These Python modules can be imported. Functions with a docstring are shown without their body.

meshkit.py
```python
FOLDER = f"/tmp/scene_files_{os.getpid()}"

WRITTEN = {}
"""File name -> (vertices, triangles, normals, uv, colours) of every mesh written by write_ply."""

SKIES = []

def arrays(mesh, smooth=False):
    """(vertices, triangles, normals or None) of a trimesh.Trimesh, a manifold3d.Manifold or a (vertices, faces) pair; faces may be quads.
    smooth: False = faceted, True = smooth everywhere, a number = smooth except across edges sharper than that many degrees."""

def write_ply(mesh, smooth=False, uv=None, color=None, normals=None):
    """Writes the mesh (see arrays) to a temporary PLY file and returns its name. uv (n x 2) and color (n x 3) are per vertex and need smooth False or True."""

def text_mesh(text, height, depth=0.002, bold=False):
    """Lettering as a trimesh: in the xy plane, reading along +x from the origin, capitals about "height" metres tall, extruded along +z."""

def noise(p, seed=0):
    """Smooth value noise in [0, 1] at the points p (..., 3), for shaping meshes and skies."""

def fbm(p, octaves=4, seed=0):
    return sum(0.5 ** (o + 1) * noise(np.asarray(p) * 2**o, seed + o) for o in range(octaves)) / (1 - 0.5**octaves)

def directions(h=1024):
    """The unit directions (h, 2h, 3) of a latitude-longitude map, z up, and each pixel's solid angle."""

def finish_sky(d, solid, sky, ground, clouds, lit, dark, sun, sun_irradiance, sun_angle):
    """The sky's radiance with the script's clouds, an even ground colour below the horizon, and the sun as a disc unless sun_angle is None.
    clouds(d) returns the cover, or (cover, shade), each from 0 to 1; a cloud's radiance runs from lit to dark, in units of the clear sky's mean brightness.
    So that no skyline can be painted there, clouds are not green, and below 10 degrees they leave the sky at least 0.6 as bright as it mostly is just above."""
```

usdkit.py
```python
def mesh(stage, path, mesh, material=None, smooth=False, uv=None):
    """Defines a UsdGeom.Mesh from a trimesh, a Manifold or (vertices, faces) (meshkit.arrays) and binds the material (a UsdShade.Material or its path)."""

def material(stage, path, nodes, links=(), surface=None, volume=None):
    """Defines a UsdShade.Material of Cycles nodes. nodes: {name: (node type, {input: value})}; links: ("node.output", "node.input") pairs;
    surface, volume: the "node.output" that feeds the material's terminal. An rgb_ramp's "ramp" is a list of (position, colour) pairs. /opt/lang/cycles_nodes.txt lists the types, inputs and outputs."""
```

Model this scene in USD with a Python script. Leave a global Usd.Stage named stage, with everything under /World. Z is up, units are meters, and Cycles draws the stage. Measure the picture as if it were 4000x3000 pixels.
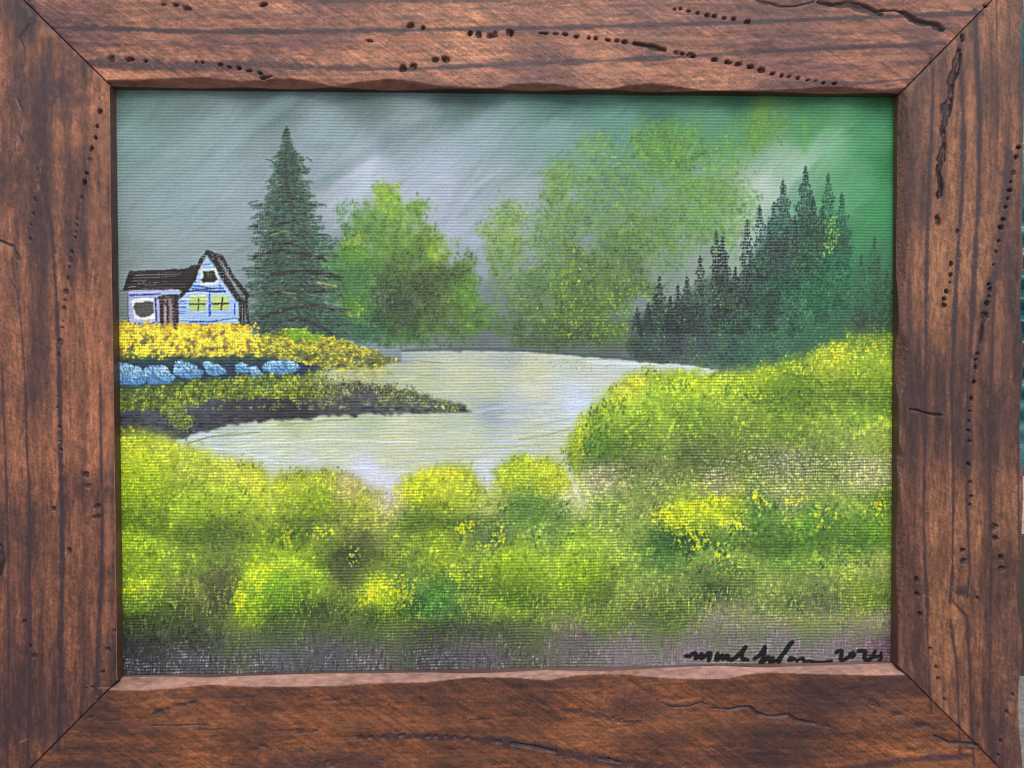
import math
import numpy as np
import trimesh
import usdkit
from scipy.ndimage import gaussian_filter, map_coordinates
from scipy.spatial.transform import Rotation
from pxr import Usd, UsdGeom, UsdLux, UsdShade, Gf, Sdf, Vt

stage = Usd.Stage.CreateInMemory()
UsdGeom.SetStageUpAxis(stage, UsdGeom.Tokens.z)
UsdGeom.SetStageMetersPerUnit(stage, 1.0)
UsdGeom.Xform.Define(stage, '/World')
UsdGeom.Scope.Define(stage, '/World/Looks')

# ------------------------------------------------------------------ camera
FPX = 2850.0                                   # focal length in photograph pixels (4000 wide)
CAM_R = Rotation.from_rotvec([-0.01702, 0.00408, -0.03586]).as_matrix()   # right, forward, up -> world
CAM_T = np.array([-0.0104, -0.27057, 0.0043])
cam = UsdGeom.Camera.Define(stage, '/World/camera')
cam.CreateHorizontalApertureAttr(36.0)
cam.CreateVerticalApertureAttr(27.0)
cam.CreateFocalLengthAttr(36.0 * FPX / 4000)
cam.CreateClippingRangeAttr(Gf.Vec2f(0.02, 100))
cam.CreateExposureAttr(0.45)
_r, _f, _u = CAM_R[:, 0], CAM_R[:, 1], CAM_R[:, 2]
cam.AddTransformOp().Set(Gf.Matrix4d(*_r, 0, *_u, 0, *(-_f), 0, *CAM_T, 1))

# ------------------------------------------------------------------ sky and sun (soft overcast daylight from above)
SUN_EL, SUN_AZ = math.radians(48), math.radians(172)      # azimuth as atan2(x, y)
SUN = np.array([math.sin(SUN_AZ) * math.cos(SUN_EL), math.cos(SUN_AZ) * math.cos(SUN_EL), math.sin(SUN_EL)])
sky_m = usdkit.material(stage, '/World/Looks/sky', {
    'tc': ('texture_coordinate', {}),
    'n': ('noise_texture', {'scale': 2.2, 'detail': 4.0, 'roughness': 0.55}),
    'r': ('rgb_ramp', {'ramp': [(0.30, (0.35,) * 3), (0.62, (0.85,) * 3)]}),
    's': ('sky_texture', {'sky_type': 'single_scattering', 'sun_disc': False, 'sun_elevation': SUN_EL, 'sun_rotation': SUN_AZ, 'aerosol_density': 1.5}),
    'm': ('mix_color', {'blend_type': 'mix', 'b': (9.0, 8.8, 9.0), 'use_clamp': False}),
    'b': ('background_shader', {'strength': 0.1})},
    [('tc.generated', 'n.vector'), ('n.fac', 'r.fac'), ('r.color', 'm.fac'), ('s.color', 'm.a'), ('m.result', 'b.color')], surface='b.background')
dome = UsdLux.DomeLight.Define(stage, '/World/sky')
dome.CreateIntensityAttr(1.0)
UsdShade.MaterialBindingAPI.Apply(dome.GetPrim()).Bind(sky_m)
sun = UsdLux.DistantLight.Define(stage, '/World/sun')
sun.CreateNormalizeAttr(True) if hasattr(sun, 'CreateNormalizeAttr') else sun.GetPrim().CreateAttribute('inputs:normalize', Sdf.ValueTypeNames.Bool).Set(True)
sun.CreateIntensityAttr(0.4)
sun.CreateAngleAttr(24.0)
sun.CreateColorAttr(Gf.Vec3f(1.0, 0.95, 0.88))
_z = SUN
_x = np.cross([0, 0, 1.0], _z); _x /= np.linalg.norm(_x)
_y = np.cross(_z, _x)
sun.AddTransformOp().Set(Gf.Matrix4d(*_x, 0, *_y, 0, *_z, 0, 0, 0, 0, 1))

# ------------------------------------------------------------------ helpers
rng = np.random.default_rng(7)
OV = 2212 / 4000.0          # the drawing unit used below: the photograph measured 2212 units wide


def proj(P):
    d = (np.asarray(P, float) - CAM_T) @ CAM_R
    return np.stack([2000 + FPX * d[..., 0] / d[..., 1], 1500 - FPX * d[..., 2] / d[..., 1]], -1) * OV


def unproj(x, y, depth=0.0):
    px, py = np.asarray(x, float) / OV, np.asarray(y, float) / OV
    d = np.stack([(px - 2000) / FPX, np.ones_like(px), (1500 - py) / FPX], -1) @ CAM_R.T
    t = (depth - CAM_T[1]) / d[..., 1]
    return CAM_T + d * t[..., None]


def lin(c):
    c = np.clip(np.asarray(c, float) / 255.0, 0, 1)
    return np.where(c <= 0.04045, c / 12.92, ((c + 0.055) / 1.055) ** 2.4)


used = {}


def path(name, parent='/World'):
    k = (str(parent), name)
    n = used.get(k, 0)
    used[k] = n + 1
    return f'{parent}/{name}' + (f'_{n:03d}' if n else '')


def tag(prim, label=None, category=None, group=None, kind=None):
    for k, v in (('label', label), ('category', category), ('group', group), ('kind', kind)):
        if v:
            prim.SetCustomDataByKey(k, v)
    return prim


def xform(name, loc=(0, 0, 0), parent='/World'):
    x = UsdGeom.Xform.Define(stage, path(name, parent))
    if tuple(loc) != (0, 0, 0):
        x.AddTranslateOp().Set(Gf.Vec3d(*map(float, loc)))
    return x.GetPrim()


def raw_mesh(p, v, f, mat, n=None, cd=None):
    m = UsdGeom.Mesh.Define(stage, p)
    m.CreatePointsAttr(Vt.Vec3fArray.FromNumpy(np.ascontiguousarray(v, np.float32)))
    m.CreateFaceVertexCountsAttr(Vt.IntArray.FromNumpy(np.full(len(f), f.shape[1], np.int32)))
    m.CreateFaceVertexIndicesAttr(Vt.IntArray.FromNumpy(np.ascontiguousarray(f, np.int32).ravel()))
    m.CreateSubdivisionSchemeAttr('none')
    if n is not None:
        m.CreateNormalsAttr(Vt.Vec3fArray.FromNumpy(np.ascontiguousarray(n, np.float32)))
        m.SetNormalsInterpolation('vertex')
    if cd is not None:
        UsdGeom.PrimvarsAPI(m).CreatePrimvar('Cd', Sdf.ValueTypeNames.Color3fArray, 'vertex').Set(Vt.Vec3fArray.FromNumpy(np.ascontiguousarray(cd, np.float32)))
    UsdShade.MaterialBindingAPI.Apply(m.GetPrim()).Bind(mat)
    return m.GetPrim()


def sub_mesh(p, v, f, mat, n, cd):
    """The faces f of a shared vertex sheet as a mesh of their own."""
    keep, inv = np.unique(f, return_inverse=True)
    return raw_mesh(p, v[keep], inv.reshape(f.shape), mat, None if n is None else n[keep], None if cd is None else cd[keep])


def grid_faces(nr, nc):
    i = np.arange(nr * nc).reshape(nr, nc)
    return np.stack([i[:-1, :-1], i[:-1, 1:], i[1:, 1:], i[1:, :-1]], -1)


def grid_normals(P):
    du = np.gradient(P, axis=1)
    dv = np.gradient(P, axis=0)
    n = np.cross(du, dv)
    return n / np.maximum(np.linalg.norm(n, axis=-1, keepdims=True), 1e-12)


def nz(shape, sy, sx, seed):
    """Gaussian noise with the given correlation lengths (cells), unit spread, wrapping."""
    a = np.random.default_rng(seed).standard_normal(shape).astype(np.float32)
    a = gaussian_filter(a, (sy, sx), mode='wrap')
    return (a - a.mean()) / a.std()


def Z(i, j, pts, s=4.0):
    """Points read off a 1000 x 750 tile of the photograph (column i, row j) enlarged 2.212 times."""
    a = np.array(pts, float)
    a[:, :2] = a[:, :2] / s + [i * 553.0, j * 414.75]
    if a.shape[1] > 2:
        a[:, 2:4] /= s
    return a


# ------------------------------------------------------------------ materials
def plain(name, color, rough=0.7, scale=30, amount=0.25, bump=0.2, dist=0.002):
    c = np.array(color, float)
    return usdkit.material(stage, f'/World/Looks/{name}', {
        'g': ('geometry', {}),
        'n': ('noise_texture', {'scale': float(scale), 'detail': 6.0, 'roughness': 0.65}),
        'r': ('rgb_ramp', {'ramp': [(0.25, tuple(c * (1 - amount))), (0.75, tuple(np.minimum(c * (1 + amount), 0.95)))]}),
        'b': ('bump', {'strength': bump, 'distance': dist}),
        'p': ('principled_bsdf', {'roughness': rough})},
        [('g.position', 'n.vector'), ('n.fac', 'r.fac'), ('r.color', 'p.base_color'), ('n.fac', 'b.height'), ('b.normal', 'p.normal')], surface='p.BSDF')


def wood(name, along_x):
    st = (60, 60, 900) if along_x else (900, 60, 60)
    return usdkit.material(stage, f'/World/Looks/{name}', {
        'cd': ('attribute', {'attribute': 'Cd'}),
        'g': ('geometry', {}),
        'map': ('mapping', {'scale': st}),
        'n': ('noise_texture', {'scale': 2.2, 'detail': 5.0, 'roughness': 0.7}),
        'rot': ('mapping', {'rotation': (0, math.radians(-35), 0)}),
        'map2': ('mapping', {'scale': (130, 100, 2300)}),
        'n2': ('noise_texture', {'scale': 1.0, 'detail': 2.0}),
        'n3': ('noise_texture', {'scale': 1700.0, 'detail': 4.0, 'roughness': 0.75}),
        'a': ('math', {'math_type': 'add'}),
        'a2': ('math', {'math_type': 'multiply_add', 'value2': 0.55 if along_x else 0.1}),
        'r': ('rgb_ramp', {'ramp': [(0.34, (0.70, 0.67, 0.68)), (0.5, (0.97,) * 3), (0.72, (1.22, 1.2, 1.16))]}),
        'm': ('mix_color', {'blend_type': 'multiply', 'fac': 1.0, 'use_clamp': False}),
        'h': ('math', {'math_type': 'multiply', 'value2': 0.5}),
        'rr': ('map_range', {'from_min': 0.3, 'from_max': 0.7, 'to_min': 0.6, 'to_max': 0.4}),
        'b': ('bump', {'strength': 0.5, 'distance': 0.00035}),
        'p': ('principled_bsdf', {'specular_ior_level': 0.45})},
        [('g.position', 'map.vector'), ('map.vector', 'n.vector'), ('g.position', 'rot.vector'), ('rot.vector', 'map2.vector'), ('map2.vector', 'n2.vector'), ('g.position', 'n3.vector'),
         ('n.fac', 'a.value1'), ('n3.fac', 'a.value2'), ('a.value', 'h.value1'),
         ('n2.fac', 'a2.value1'), ('h.value', 'a2.value3'), ('h.value', 'r.fac'), ('cd.color', 'm.a'), ('r.color', 'm.b'), ('m.result', 'p.base_color'),
         ('n.fac', 'rr.value'), ('rr.result', 'p.roughness'), ('a2.value', 'b.height'), ('b.normal', 'p.normal')], surface='p.BSDF')


WOOD_H, WOOD_V = wood('stained_wood_across', True), wood('stained_wood_upright', False)
ROW, COL = 6.5, 5.2                          # weave pitch of the canvas, drawing units
UNIT = 0.27057 / FPX / OV                    # metres per drawing unit on the frame's front
paint = usdkit.material(stage, '/World/Looks/acrylic_on_canvas', {
    'cd': ('attribute', {'attribute': 'Cd'}),
    'g': ('geometry', {}),
    's': ('separate_xyz', {}),
    'n': ('noise_texture', {'scale': 220.0, 'detail': 1.5}),
    'n2': ('noise_texture', {'scale': 1500.0, 'detail': 3.0, 'roughness': 0.7}),
    'wz': ('math', {'math_type': 'multiply', 'value2': 2 * math.pi / (ROW * UNIT)}),
    'wx': ('math', {'math_type': 'multiply', 'value2': 2 * math.pi / (COL * UNIT)}),
    'pz': ('math', {'math_type': 'multiply_add', 'value2': 2.2}),
    'px': ('math', {'math_type': 'multiply_add', 'value2': 4.0}),
    'sz': ('math', {'math_type': 'sine'}),
    'sx': ('math', {'math_type': 'sine'}),
    'k': ('math', {'math_type': 'multiply_add', 'value2': 0.45}),
    'k2': ('math', {'math_type': 'multiply_add', 'value2': 2.6}),
    'b': ('bump', {'strength': 0.5, 'distance': 0.00008}),
    'p': ('principled_bsdf', {'roughness': 0.5, 'specular_ior_level': 0.3})},
    [('g.position', 's.vector'), ('g.position', 'n.vector'), ('g.position', 'n2.vector'), ('s.z', 'wz.value1'), ('s.x', 'wx.value1'),
     ('n.fac', 'pz.value1'), ('wz.value', 'pz.value3'), ('n.fac', 'px.value1'), ('wx.value', 'px.value3'),
     ('pz.value', 'sz.value1'), ('px.value', 'sx.value1'), ('sx.value', 'k.value1'), ('sz.value', 'k.value3'),
     ('n2.fac', 'k2.value1'), ('k.value', 'k2.value3'), ('k2.value', 'b.height'), ('b.normal', 'p.normal'), ('cd.color', 'p.base_color')], surface='p.BSDF')
BOARD = plain('canvas_board', (0.55, 0.5, 0.42), 0.8)

# ------------------------------------------------------------------ the ground and what stands behind the frame
W, H = 0.292, 0.21724                        # opening of the frame
CANVAS_Y = 0.005
RW = 0.0477                                  # width of a rail
GROUND_Z = -H / 2 - RW - 0.0003


def boxmesh(x0, x1, y0, y1, z0, z1, jitter=0.0, seed=0, n=5):
    m = trimesh.creation.box((x1 - x0, y1 - y0, z1 - z0))
    for _ in range(n):
        m = m.subdivide()
    m.apply_translation(((x0 + x1) / 2, (y0 + y1) / 2, (z0 + z1) / 2))
    if jitter:
        v = np.array(m.vertices)
        q = np.random.default_rng(seed).standard_normal((14, 3)) * 60
        ph = np.random.default_rng(seed + 1).uniform(0, 6.28, 14)
        s = np.sin(v @ q.T + ph).mean(1)
        m.vertices = v + (v - m.centroid) / np.linalg.norm(v - m.centroid, axis=1, keepdims=True) * (s * jitter)[:, None]
    return m


gm = plain('concrete', (0.24, 0.225, 0.225), 0.9, 160, 0.45, 0.6, 0.004)
gx = np.linspace(-3, 3, 41); gy = np.linspace(-3, 3, 41)
GX, GY = np.meshgrid(gx, gy)
g = raw_mesh('/World/ground', np.stack([GX, GY, np.full_like(GX, GROUND_Z)], -1).reshape(-1, 3), grid_faces(41, 41).reshape(-1, 4), gm)
tag(g, kind='structure')

# ------------------------------------------------------------------ frame: relief and stain read along the four rails
CE = 1.5
FX0, FY0 = -90.0, -150.0
FW, FH = int(2400 / CE), int(1960 / CE)
DEP = np.zeros((FH, FW), np.float32)         # metres cut into the wood
DARK = np.zeros((FH, FW), np.float32)        # dark grain and stain, plus a painted corner falloff, 0..1
PALE = np.zeros((FH, FW), np.float32)        # pale worn edges
HOLE = np.zeros((FH, FW), np.int32)          # number of the pit a place belongs to
WOB = nz((FH, FW), 3.0, 3.0, 11)
WOB2 = nz((FH, FW), 1.2, 1.2, 12)


def crop(x0, y0, x1, y1):
    i0, i1 = max(int((y0 - FY0) / CE), 0), min(int((y1 - FY0) / CE) + 2, FH)
    j0, j1 = max(int((x0 - FX0) / CE), 0), min(int((x1 - FX0) / CE) + 2, FW)
    if i1 <= i0 or j1 <= j0:
        return None
    yy, xx = np.mgrid[i0:i1, j0:j1]
    return (slice(i0, i1), slice(j0, j1)), xx * CE + FX0, yy * CE + FY0


nhole = 0


def pit(x, y, w, h, ang=0.0, depth=1.5e-3, ring=True, stain=0.5):
    """A worm hole: an irregular pit with a stained ring."""
    global nhole
    r = max(w, h) * 1.8 + 6
    c = crop(x - r, y - r, x + r, y + r)
    if c is None:
        return
    s, X, Y = c
    a = math.radians(ang + 14 * math.sin(x * 1.7 + y))
    w, h = w * (.88 + .16 * math.sin(x * 3.1)), h * (.82 + .18 * math.sin(y * 2.3 + x))
    u, v = (X - x) * math.cos(a) + (Y - y) * math.sin(a), -(X - x) * math.sin(a) + (Y - y) * math.cos(a)
    d = (np.abs(u / (w / 2)) ** 2.6 + np.abs(v / (h / 2)) ** 2.6) ** (1 / 2.6) + 0.17 * WOB[s] + 0.12 * WOB2[s]
    cut = np.clip((1.08 - d) / 0.42, 0, 1)
    DEP[s] = np.maximum(DEP[s], cut * depth * (0.8 + 0.2 * WOB2[s]))
    DARK[s] = np.maximum(DARK[s], stain * np.clip((1.05 - d) / 0.3, 0, 1))
    if ring:
        DARK[s] = np.maximum(DARK[s], 0.3 * stain * np.clip((1.9 - d) / 0.9, 0, 1))
    nhole += 1
    HOLE[s] = np.where((d < 1.02), nhole, HOLE[s])


W0 = nz((FH, FW), 14, 14, 13)


def smp0(X, Y):
    return W0[((Y - FY0) / CE).astype(int).clip(0, FH - 1), ((X - FX0) / CE).astype(int).clip(0, FW - 1)].clip(-2, 2)


def line(pts, width, dark=0.6, depth=0.0, wob=0.16, target=None, group=False):
    """A grain line or a split along a polyline; width may be given per point."""
    global nhole
    pts = np.asarray(pts, float)
    wd = np.broadcast_to(np.asarray(width, float), len(pts))
    T = DARK if target is None else target
    if group:
        nhole += 1
    for k in range(len(pts) - 1):
        a, b = pts[k, :2], pts[k + 1, :2]
        m = max(wd[k], wd[k + 1]) * 2.0 + 3
        c = crop(min(a[0], b[0]) - m, min(a[1], b[1]) - m, max(a[0], b[0]) + m, max(a[1], b[1]) + m)
        if c is None:
            continue
        s, X, Y = c
        d = b - a
        t = np.clip(((X - a[0]) * d[0] + (Y - a[1]) * d[1]) / max(d @ d, 1e-9), 0, 1)
        hw = (wd[k] + (wd[k + 1] - wd[k]) * t) / 2 * (1 + (0 if depth else .22) * smp0(X, Y))
        q = np.hypot(X - a[0] - t * d[0], Y - a[1] - t * d[1]) / hw + wob * WOB[s]
        T[s] = np.maximum(T[s], min(1.0, dark * 1.3) * np.clip((1.35 - q) / 0.75, 0, 1) ** 0.8)
        if depth:
            DEP[s] = np.maximum(DEP[s], depth * np.clip((1.1 - q) / 0.6, 0, 1))
        if group:
            HOLE[s] = np.where(q < 1.0, nhole, HOLE[s])


def blotch(x, y, rx, ry, a=0.5):
    c = crop(x - rx * 2, y - ry * 2, x + rx * 2, y + ry * 2)
    if c is None:
        return
    s, X, Y = c
    d = np.hypot((X - x) / rx, (Y - y) / ry) + 0.18 * WOB[s]
    T = DARK if a > 0 else PALE
    T[s] = np.maximum(T[s], abs(a) * np.clip(1.5 - d, 0, 1) ** 1.3)


def holes(i, j, rows, **kw):
    for r in Z(i, j, rows):
        pit(*r[:4], **kw)


# top rail
line([(112, 60), (250, 63), (430, 68), (553, 69), (853, 66), (1106, 61), (1256, 58), (1406, 54), (1556, 50), (1659, 46), (1759, 42), (1884, 38), (1984, 33), (2120, 28)], 8.5, 0.62)
line([(185, 138), (350, 143), (553, 140), (728, 147), (878, 150), (1106, 138), (1306, 132), (1481, 122), (1659, 111), (1809, 104), (2040, 94)], [12, 20, 20, 9, 8, 9, 8, 9, 9, 9, 7], 0.5)
line([(1780, 178), (1859, 180), (1975, 171)], 6, 0.45)
line([(640, 2), (830, 3), (1100, 2)], 7, 0.4)
line([(1000, 20), (1300, 12), (1700, 8), (1900, 15)], 4, 0.2)
for b in ((290, 132, 110, 12, .55), (575, 136, 60, 26, .45), (420, 30, 160, 14, .2), (900, 40, 120, 10, .18), (1700, 20, 180, 16, .35), (1900, 70, 120, 8, .25), (1450, 98, 200, 10, .2), (700, 2, 130, 6, .3)):
    blotch(*b)
for b in ((300, 162, 90, 7, -.5), (1350, 85, 260, 8, -.35), (1800, 58, 200, 8, -.4), (880, 84, 300, 8, -.25), (1400, 150, 300, 8, -.25), (1900, 125, 140, 6, -.35), (500, 80, 280, 10, -.2)):
    blotch(*b)
holes(0, 0, [(955, 505, 75, 60), (1130, 510, 90, 50), (1255, 525, 50, 36), (1690, 530, 22, 40), (1750, 535, 34, 32), (1900, 560, 48, 32), (1980, 580, 44, 32), (2070, 590, 38, 36), (2150, 615, 74, 36), (1410, 40, 50, 22), (1520, 42, 46, 24), (1620, 72, 84, 38)])
holes(1, 0, [(70, 35, 84, 42), (40, 630, 54, 28), (100, 665, 94, 38), (1340, 218, 62, 52), (1445, 235, 28, 32), (985, 355, 68, 34), (1270, 585, 66, 66), (1360, 570, 66, 62), (1550, 515, 54, 62), (1640, 512, 62, 60), (1850, 290, 44, 42), (1925, 300, 46, 58), (2045, 300, 84, 62), (2192, 285, 54, 44)])
holes(2, 0, [(265, 285, 112, 34), (380, 290, 48, 28), (460, 297, 48, 28), (560, 314, 74, 46), (665, 327, 44, 38), (725, 332, 48, 38), (830, 347, 58, 38), (905, 352, 38, 32), (975, 365, 58, 34), (1420, 452, 54, 42), (1470, 462, 48, 38), (1555, 476, 88, 42), (1745, 513, 68, 44), (1870, 540, 62, 42), (1960, 555, 54, 42), (2065, 582, 58, 44), (2155, 605, 64, 42),
             (1405, 78, 42, 28), (1460, 75, 42, 28), (1525, 92, 48, 28), (1605, 110, 32, 24), (1685, 130, 44, 32), (1750, 137, 44, 38), (1835, 155, 48, 32), (1915, 165, 44, 28), (2035, 190, 64, 38)])
line(Z(2, 0, [(1055, 378), (1160, 392), (1240, 412), (1320, 428)]), [8, 9, 11, 9], 0.95, 1.1e-3, group=True)
holes(3, 0, [(40, 635, 54, 38), (120, 650, 38, 38), (185, 660, 32, 32), (260, 675, 58, 38), (345, 690, 54, 32), (410, 700, 44, 32), (480, 715, 42, 28), (575, 722, 42, 28), (1885, 50, 54, 46)])
line(Z(3, 0, [(-100, 0), (20, 30), (100, 58), (240, 55), (400, 15)]), [3, 4, 4, 3, 2.5], 0.85, 0.6e-3, group=True)
line(Z(3, 0, [(430, 20), (560, 48), (680, 40), (800, 75), (900, 100), (985, 130)]), [6, 8, 14, 17, 14, 8], 0.5, 0.9e-3, group=True)
line(Z(3, 0, [(660, 14), (800, 35), (900, 75), (985, 125)]), 3.5, 0.95, 1.2e-3, group=True)
line(Z(3, 0, [(970, 92), (1090, 90), (1180, 115), (1240, 165), (1330, 200), (1390, 205)]), [4, 4, 9, 13, 12, 8], 0.75, 1.1e-3, group=True)
line(Z(3, 0, [(1410, 200), (1460, 235), (1510, 262)]), [9, 13, 6], 0.8, 1.1e-3, group=True)
line(Z(3, 0, [(940, 152), (1080, 142), (1170, 150), (1210, 200), (1320, 222)]), 4, 0.9, target=PALE)
line(Z(3, 0, [(430, 72), (560, 82), (700, 82), (780, 122), (880, 140)]), 3.5, 0.8, target=PALE)
line(Z(3, 0, [(60, 66), (200, 68), (330, 50)]), 3, 0.7, target=PALE)
for p in ([(500, 25), (560, 45)], [(2110, 5), (2212, 40)]):
    line(Z(3 if p[0][0] < 1000 else 2, 0, p), 3, 0.8, 0.5e-3, group=True)

# left rail
line([(20, 600), (37, 627), (45, 702), (52, 790), (55, 830), (57, 930), (62, 1055), (64, 1244), (66, 1419), (62, 1570), (59, 1680)], [3, 5, 5, 5, 5, 6, 6.5, 7, 7.5, 7.5, 7.5], 0.62)
line([(80, 360), (95, 415), (110, 477), (117, 565), (122, 640), (127, 765), (129, 829), (130, 955), (133, 1080), (135, 1244), (130, 1394), (131, 1470), (126, 1620)], [6, 8, 8, 7, 7, 8, 9, 9, 9, 9, 9, 9, 8], 0.65)
line([(216, 829), (217, 950), (220, 1080), (220, 1244), (214, 1332), (211, 1420), (207, 1500)], [3, 4, 6, 8, 10, 11, 8], 0.55)
line([(2, 780), (5, 829), (12, 980), (17, 1244), (19, 1420), (15, 1680)], 4.5, 0.55)
line([(150, 700), (152, 900), (150, 1130)], 3, 0.15)
line([(92, 1000), (95, 1200), (90, 1400)], 4, 0.18)
for b in ((62, 35, 20, 45, .7), (20, 20, 40, 30, .45), (110, 190, 55, 50, .6), (40, 190, 30, 60, .45), (150, 215, 45, 22, .4), (25, 390, 35, 55, .5), (85, 330, 30, 60, .35), (60, 460, 30, 70, .4), (110, 420, 22, 60, .3), (150, 400, 22, 80, .25), (30, 620, 26, 70, .3), (90, 620, 26, 90, .25), (190, 1060, 24, 40, .3), (90, 1540, 30, 70, .35), (30, 1490, 30, 90, .3), (110, 250, 70, 18, .35)):  # stains; the lowest pair also darkens the corner like lens vignetting
    blotch(*b)
for b in ((226, 330, 12, 110, -.6), (228, 600, 12, 160, -.5), (205, 470, 20, 60, -.35), (234, 950, 10, 120, -.55), (235, 1150, 9, 110, -.5), (100, 70, 22, 16, -.5), (150, 300, 40, 30, -.25), (190, 240, 26, 20, -.3), (60, 110, 30, 20, -.3), (0, 530, 14, 12, -.7), (230, 1320, 8, 60, -.35)):
    blotch(*b)
holes(0, 0, [(860, 960, 36, 42), (835, 1090, 30, 30), (820, 1190, 36, 48), (790, 1278, 30, 56), (770, 1380, 28, 28), (750, 1495, 40, 36), (730, 1585, 42, 60)])
for x, y, w, h in ((221, 195, 9, 8), (219, 212, 9, 8), (44, 268, 16, 50), (43, 318, 18, 26), (88, 350, 8, 12), (86, 368, 6, 9), (84, 384, 6, 9), (81, 405, 7, 12)):
    blotch(x, y, w * .62, h * .62, -.75)
    line([(x - w * .6, y - h * .4), (x - w * .62, y + h * .45)], 3, .5, 0.3e-3)
holes(0, 1, [(705, 52, 44, 56), (670, 235, 32, 50), (665, 290, 30, 38), (655, 350, 28, 40), (652, 392, 28, 36), (622, 520, 34, 44), (612, 590, 32, 60), (598, 655, 26, 50), (588, 745, 28, 66), (571, 862, 40, 46), (565, 936, 34, 34), (552, 1012, 36, 50), (540, 1120, 30, 30), (538, 1175, 26, 36), (520, 1290, 40, 66), (508, 1405, 26, 40),
             (300, 70, 26, 40), (285, 190, 26, 36), (270, 285, 26, 36), (262, 405, 32, 56)], depth=0.8e-3, stain=0.5)
holes(0, 2, [(495, 205, 32, 30), (510, 370, 56, 56), (520, 497, 52, 36), (525, 570, 46, 44), (740, 790, 56, 66), (762, 885, 76, 50), (460, 1080, 66, 76), (820, 1062, 74, 52), (828, 1152, 74, 46), (600, 1440, 36, 66), (500, 110, 28, 34)], depth=0.9e-3, stain=0.55)
holes(0, 3, [(985, 475, 40, 46), (935, 640, 50, 56), (885, 830, 50, 52), (210, 400, 42, 54), (265, 612, 28, 46), (295, 690, 42, 54), (835, 1070, 42, 40), (745, 970, 24, 34), (800, 965, 40, 34)], depth=0.9e-3, stain=0.55)
line(Z(0, 3, [(850, 968), (960, 965)]), 2.5, 0.9, target=PALE)
line(Z(0, 3, [(170, 1440), (235, 1405)]), 3, 0.9, target=PALE)
line(Z(0, 0, [(240, 20), (285, 130), (270, 200), (170, 330), (205, 420), (200, 560), (165, 680), (140, 850), (190, 950), (150, 1150), (190, 1220), (165, 1310)]), [14, 14, 8, 6, 5, 5, 5, 4, 9, 12, 9, 9], 0.35, 0.35e-3)
line(Z(0, 0, [(200, 400), (205, 560), (160, 680), (140, 850), (170, 950), (140, 1150)]), 4, 0.5, target=PALE)
line([(0, 520), (28, 532), (40, 560)], 7, 0.6, 0.6e-3)
line([(0, 1180), (8, 1210), (0, 1245)], 8, 0.6, 0.8e-3)

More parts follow.
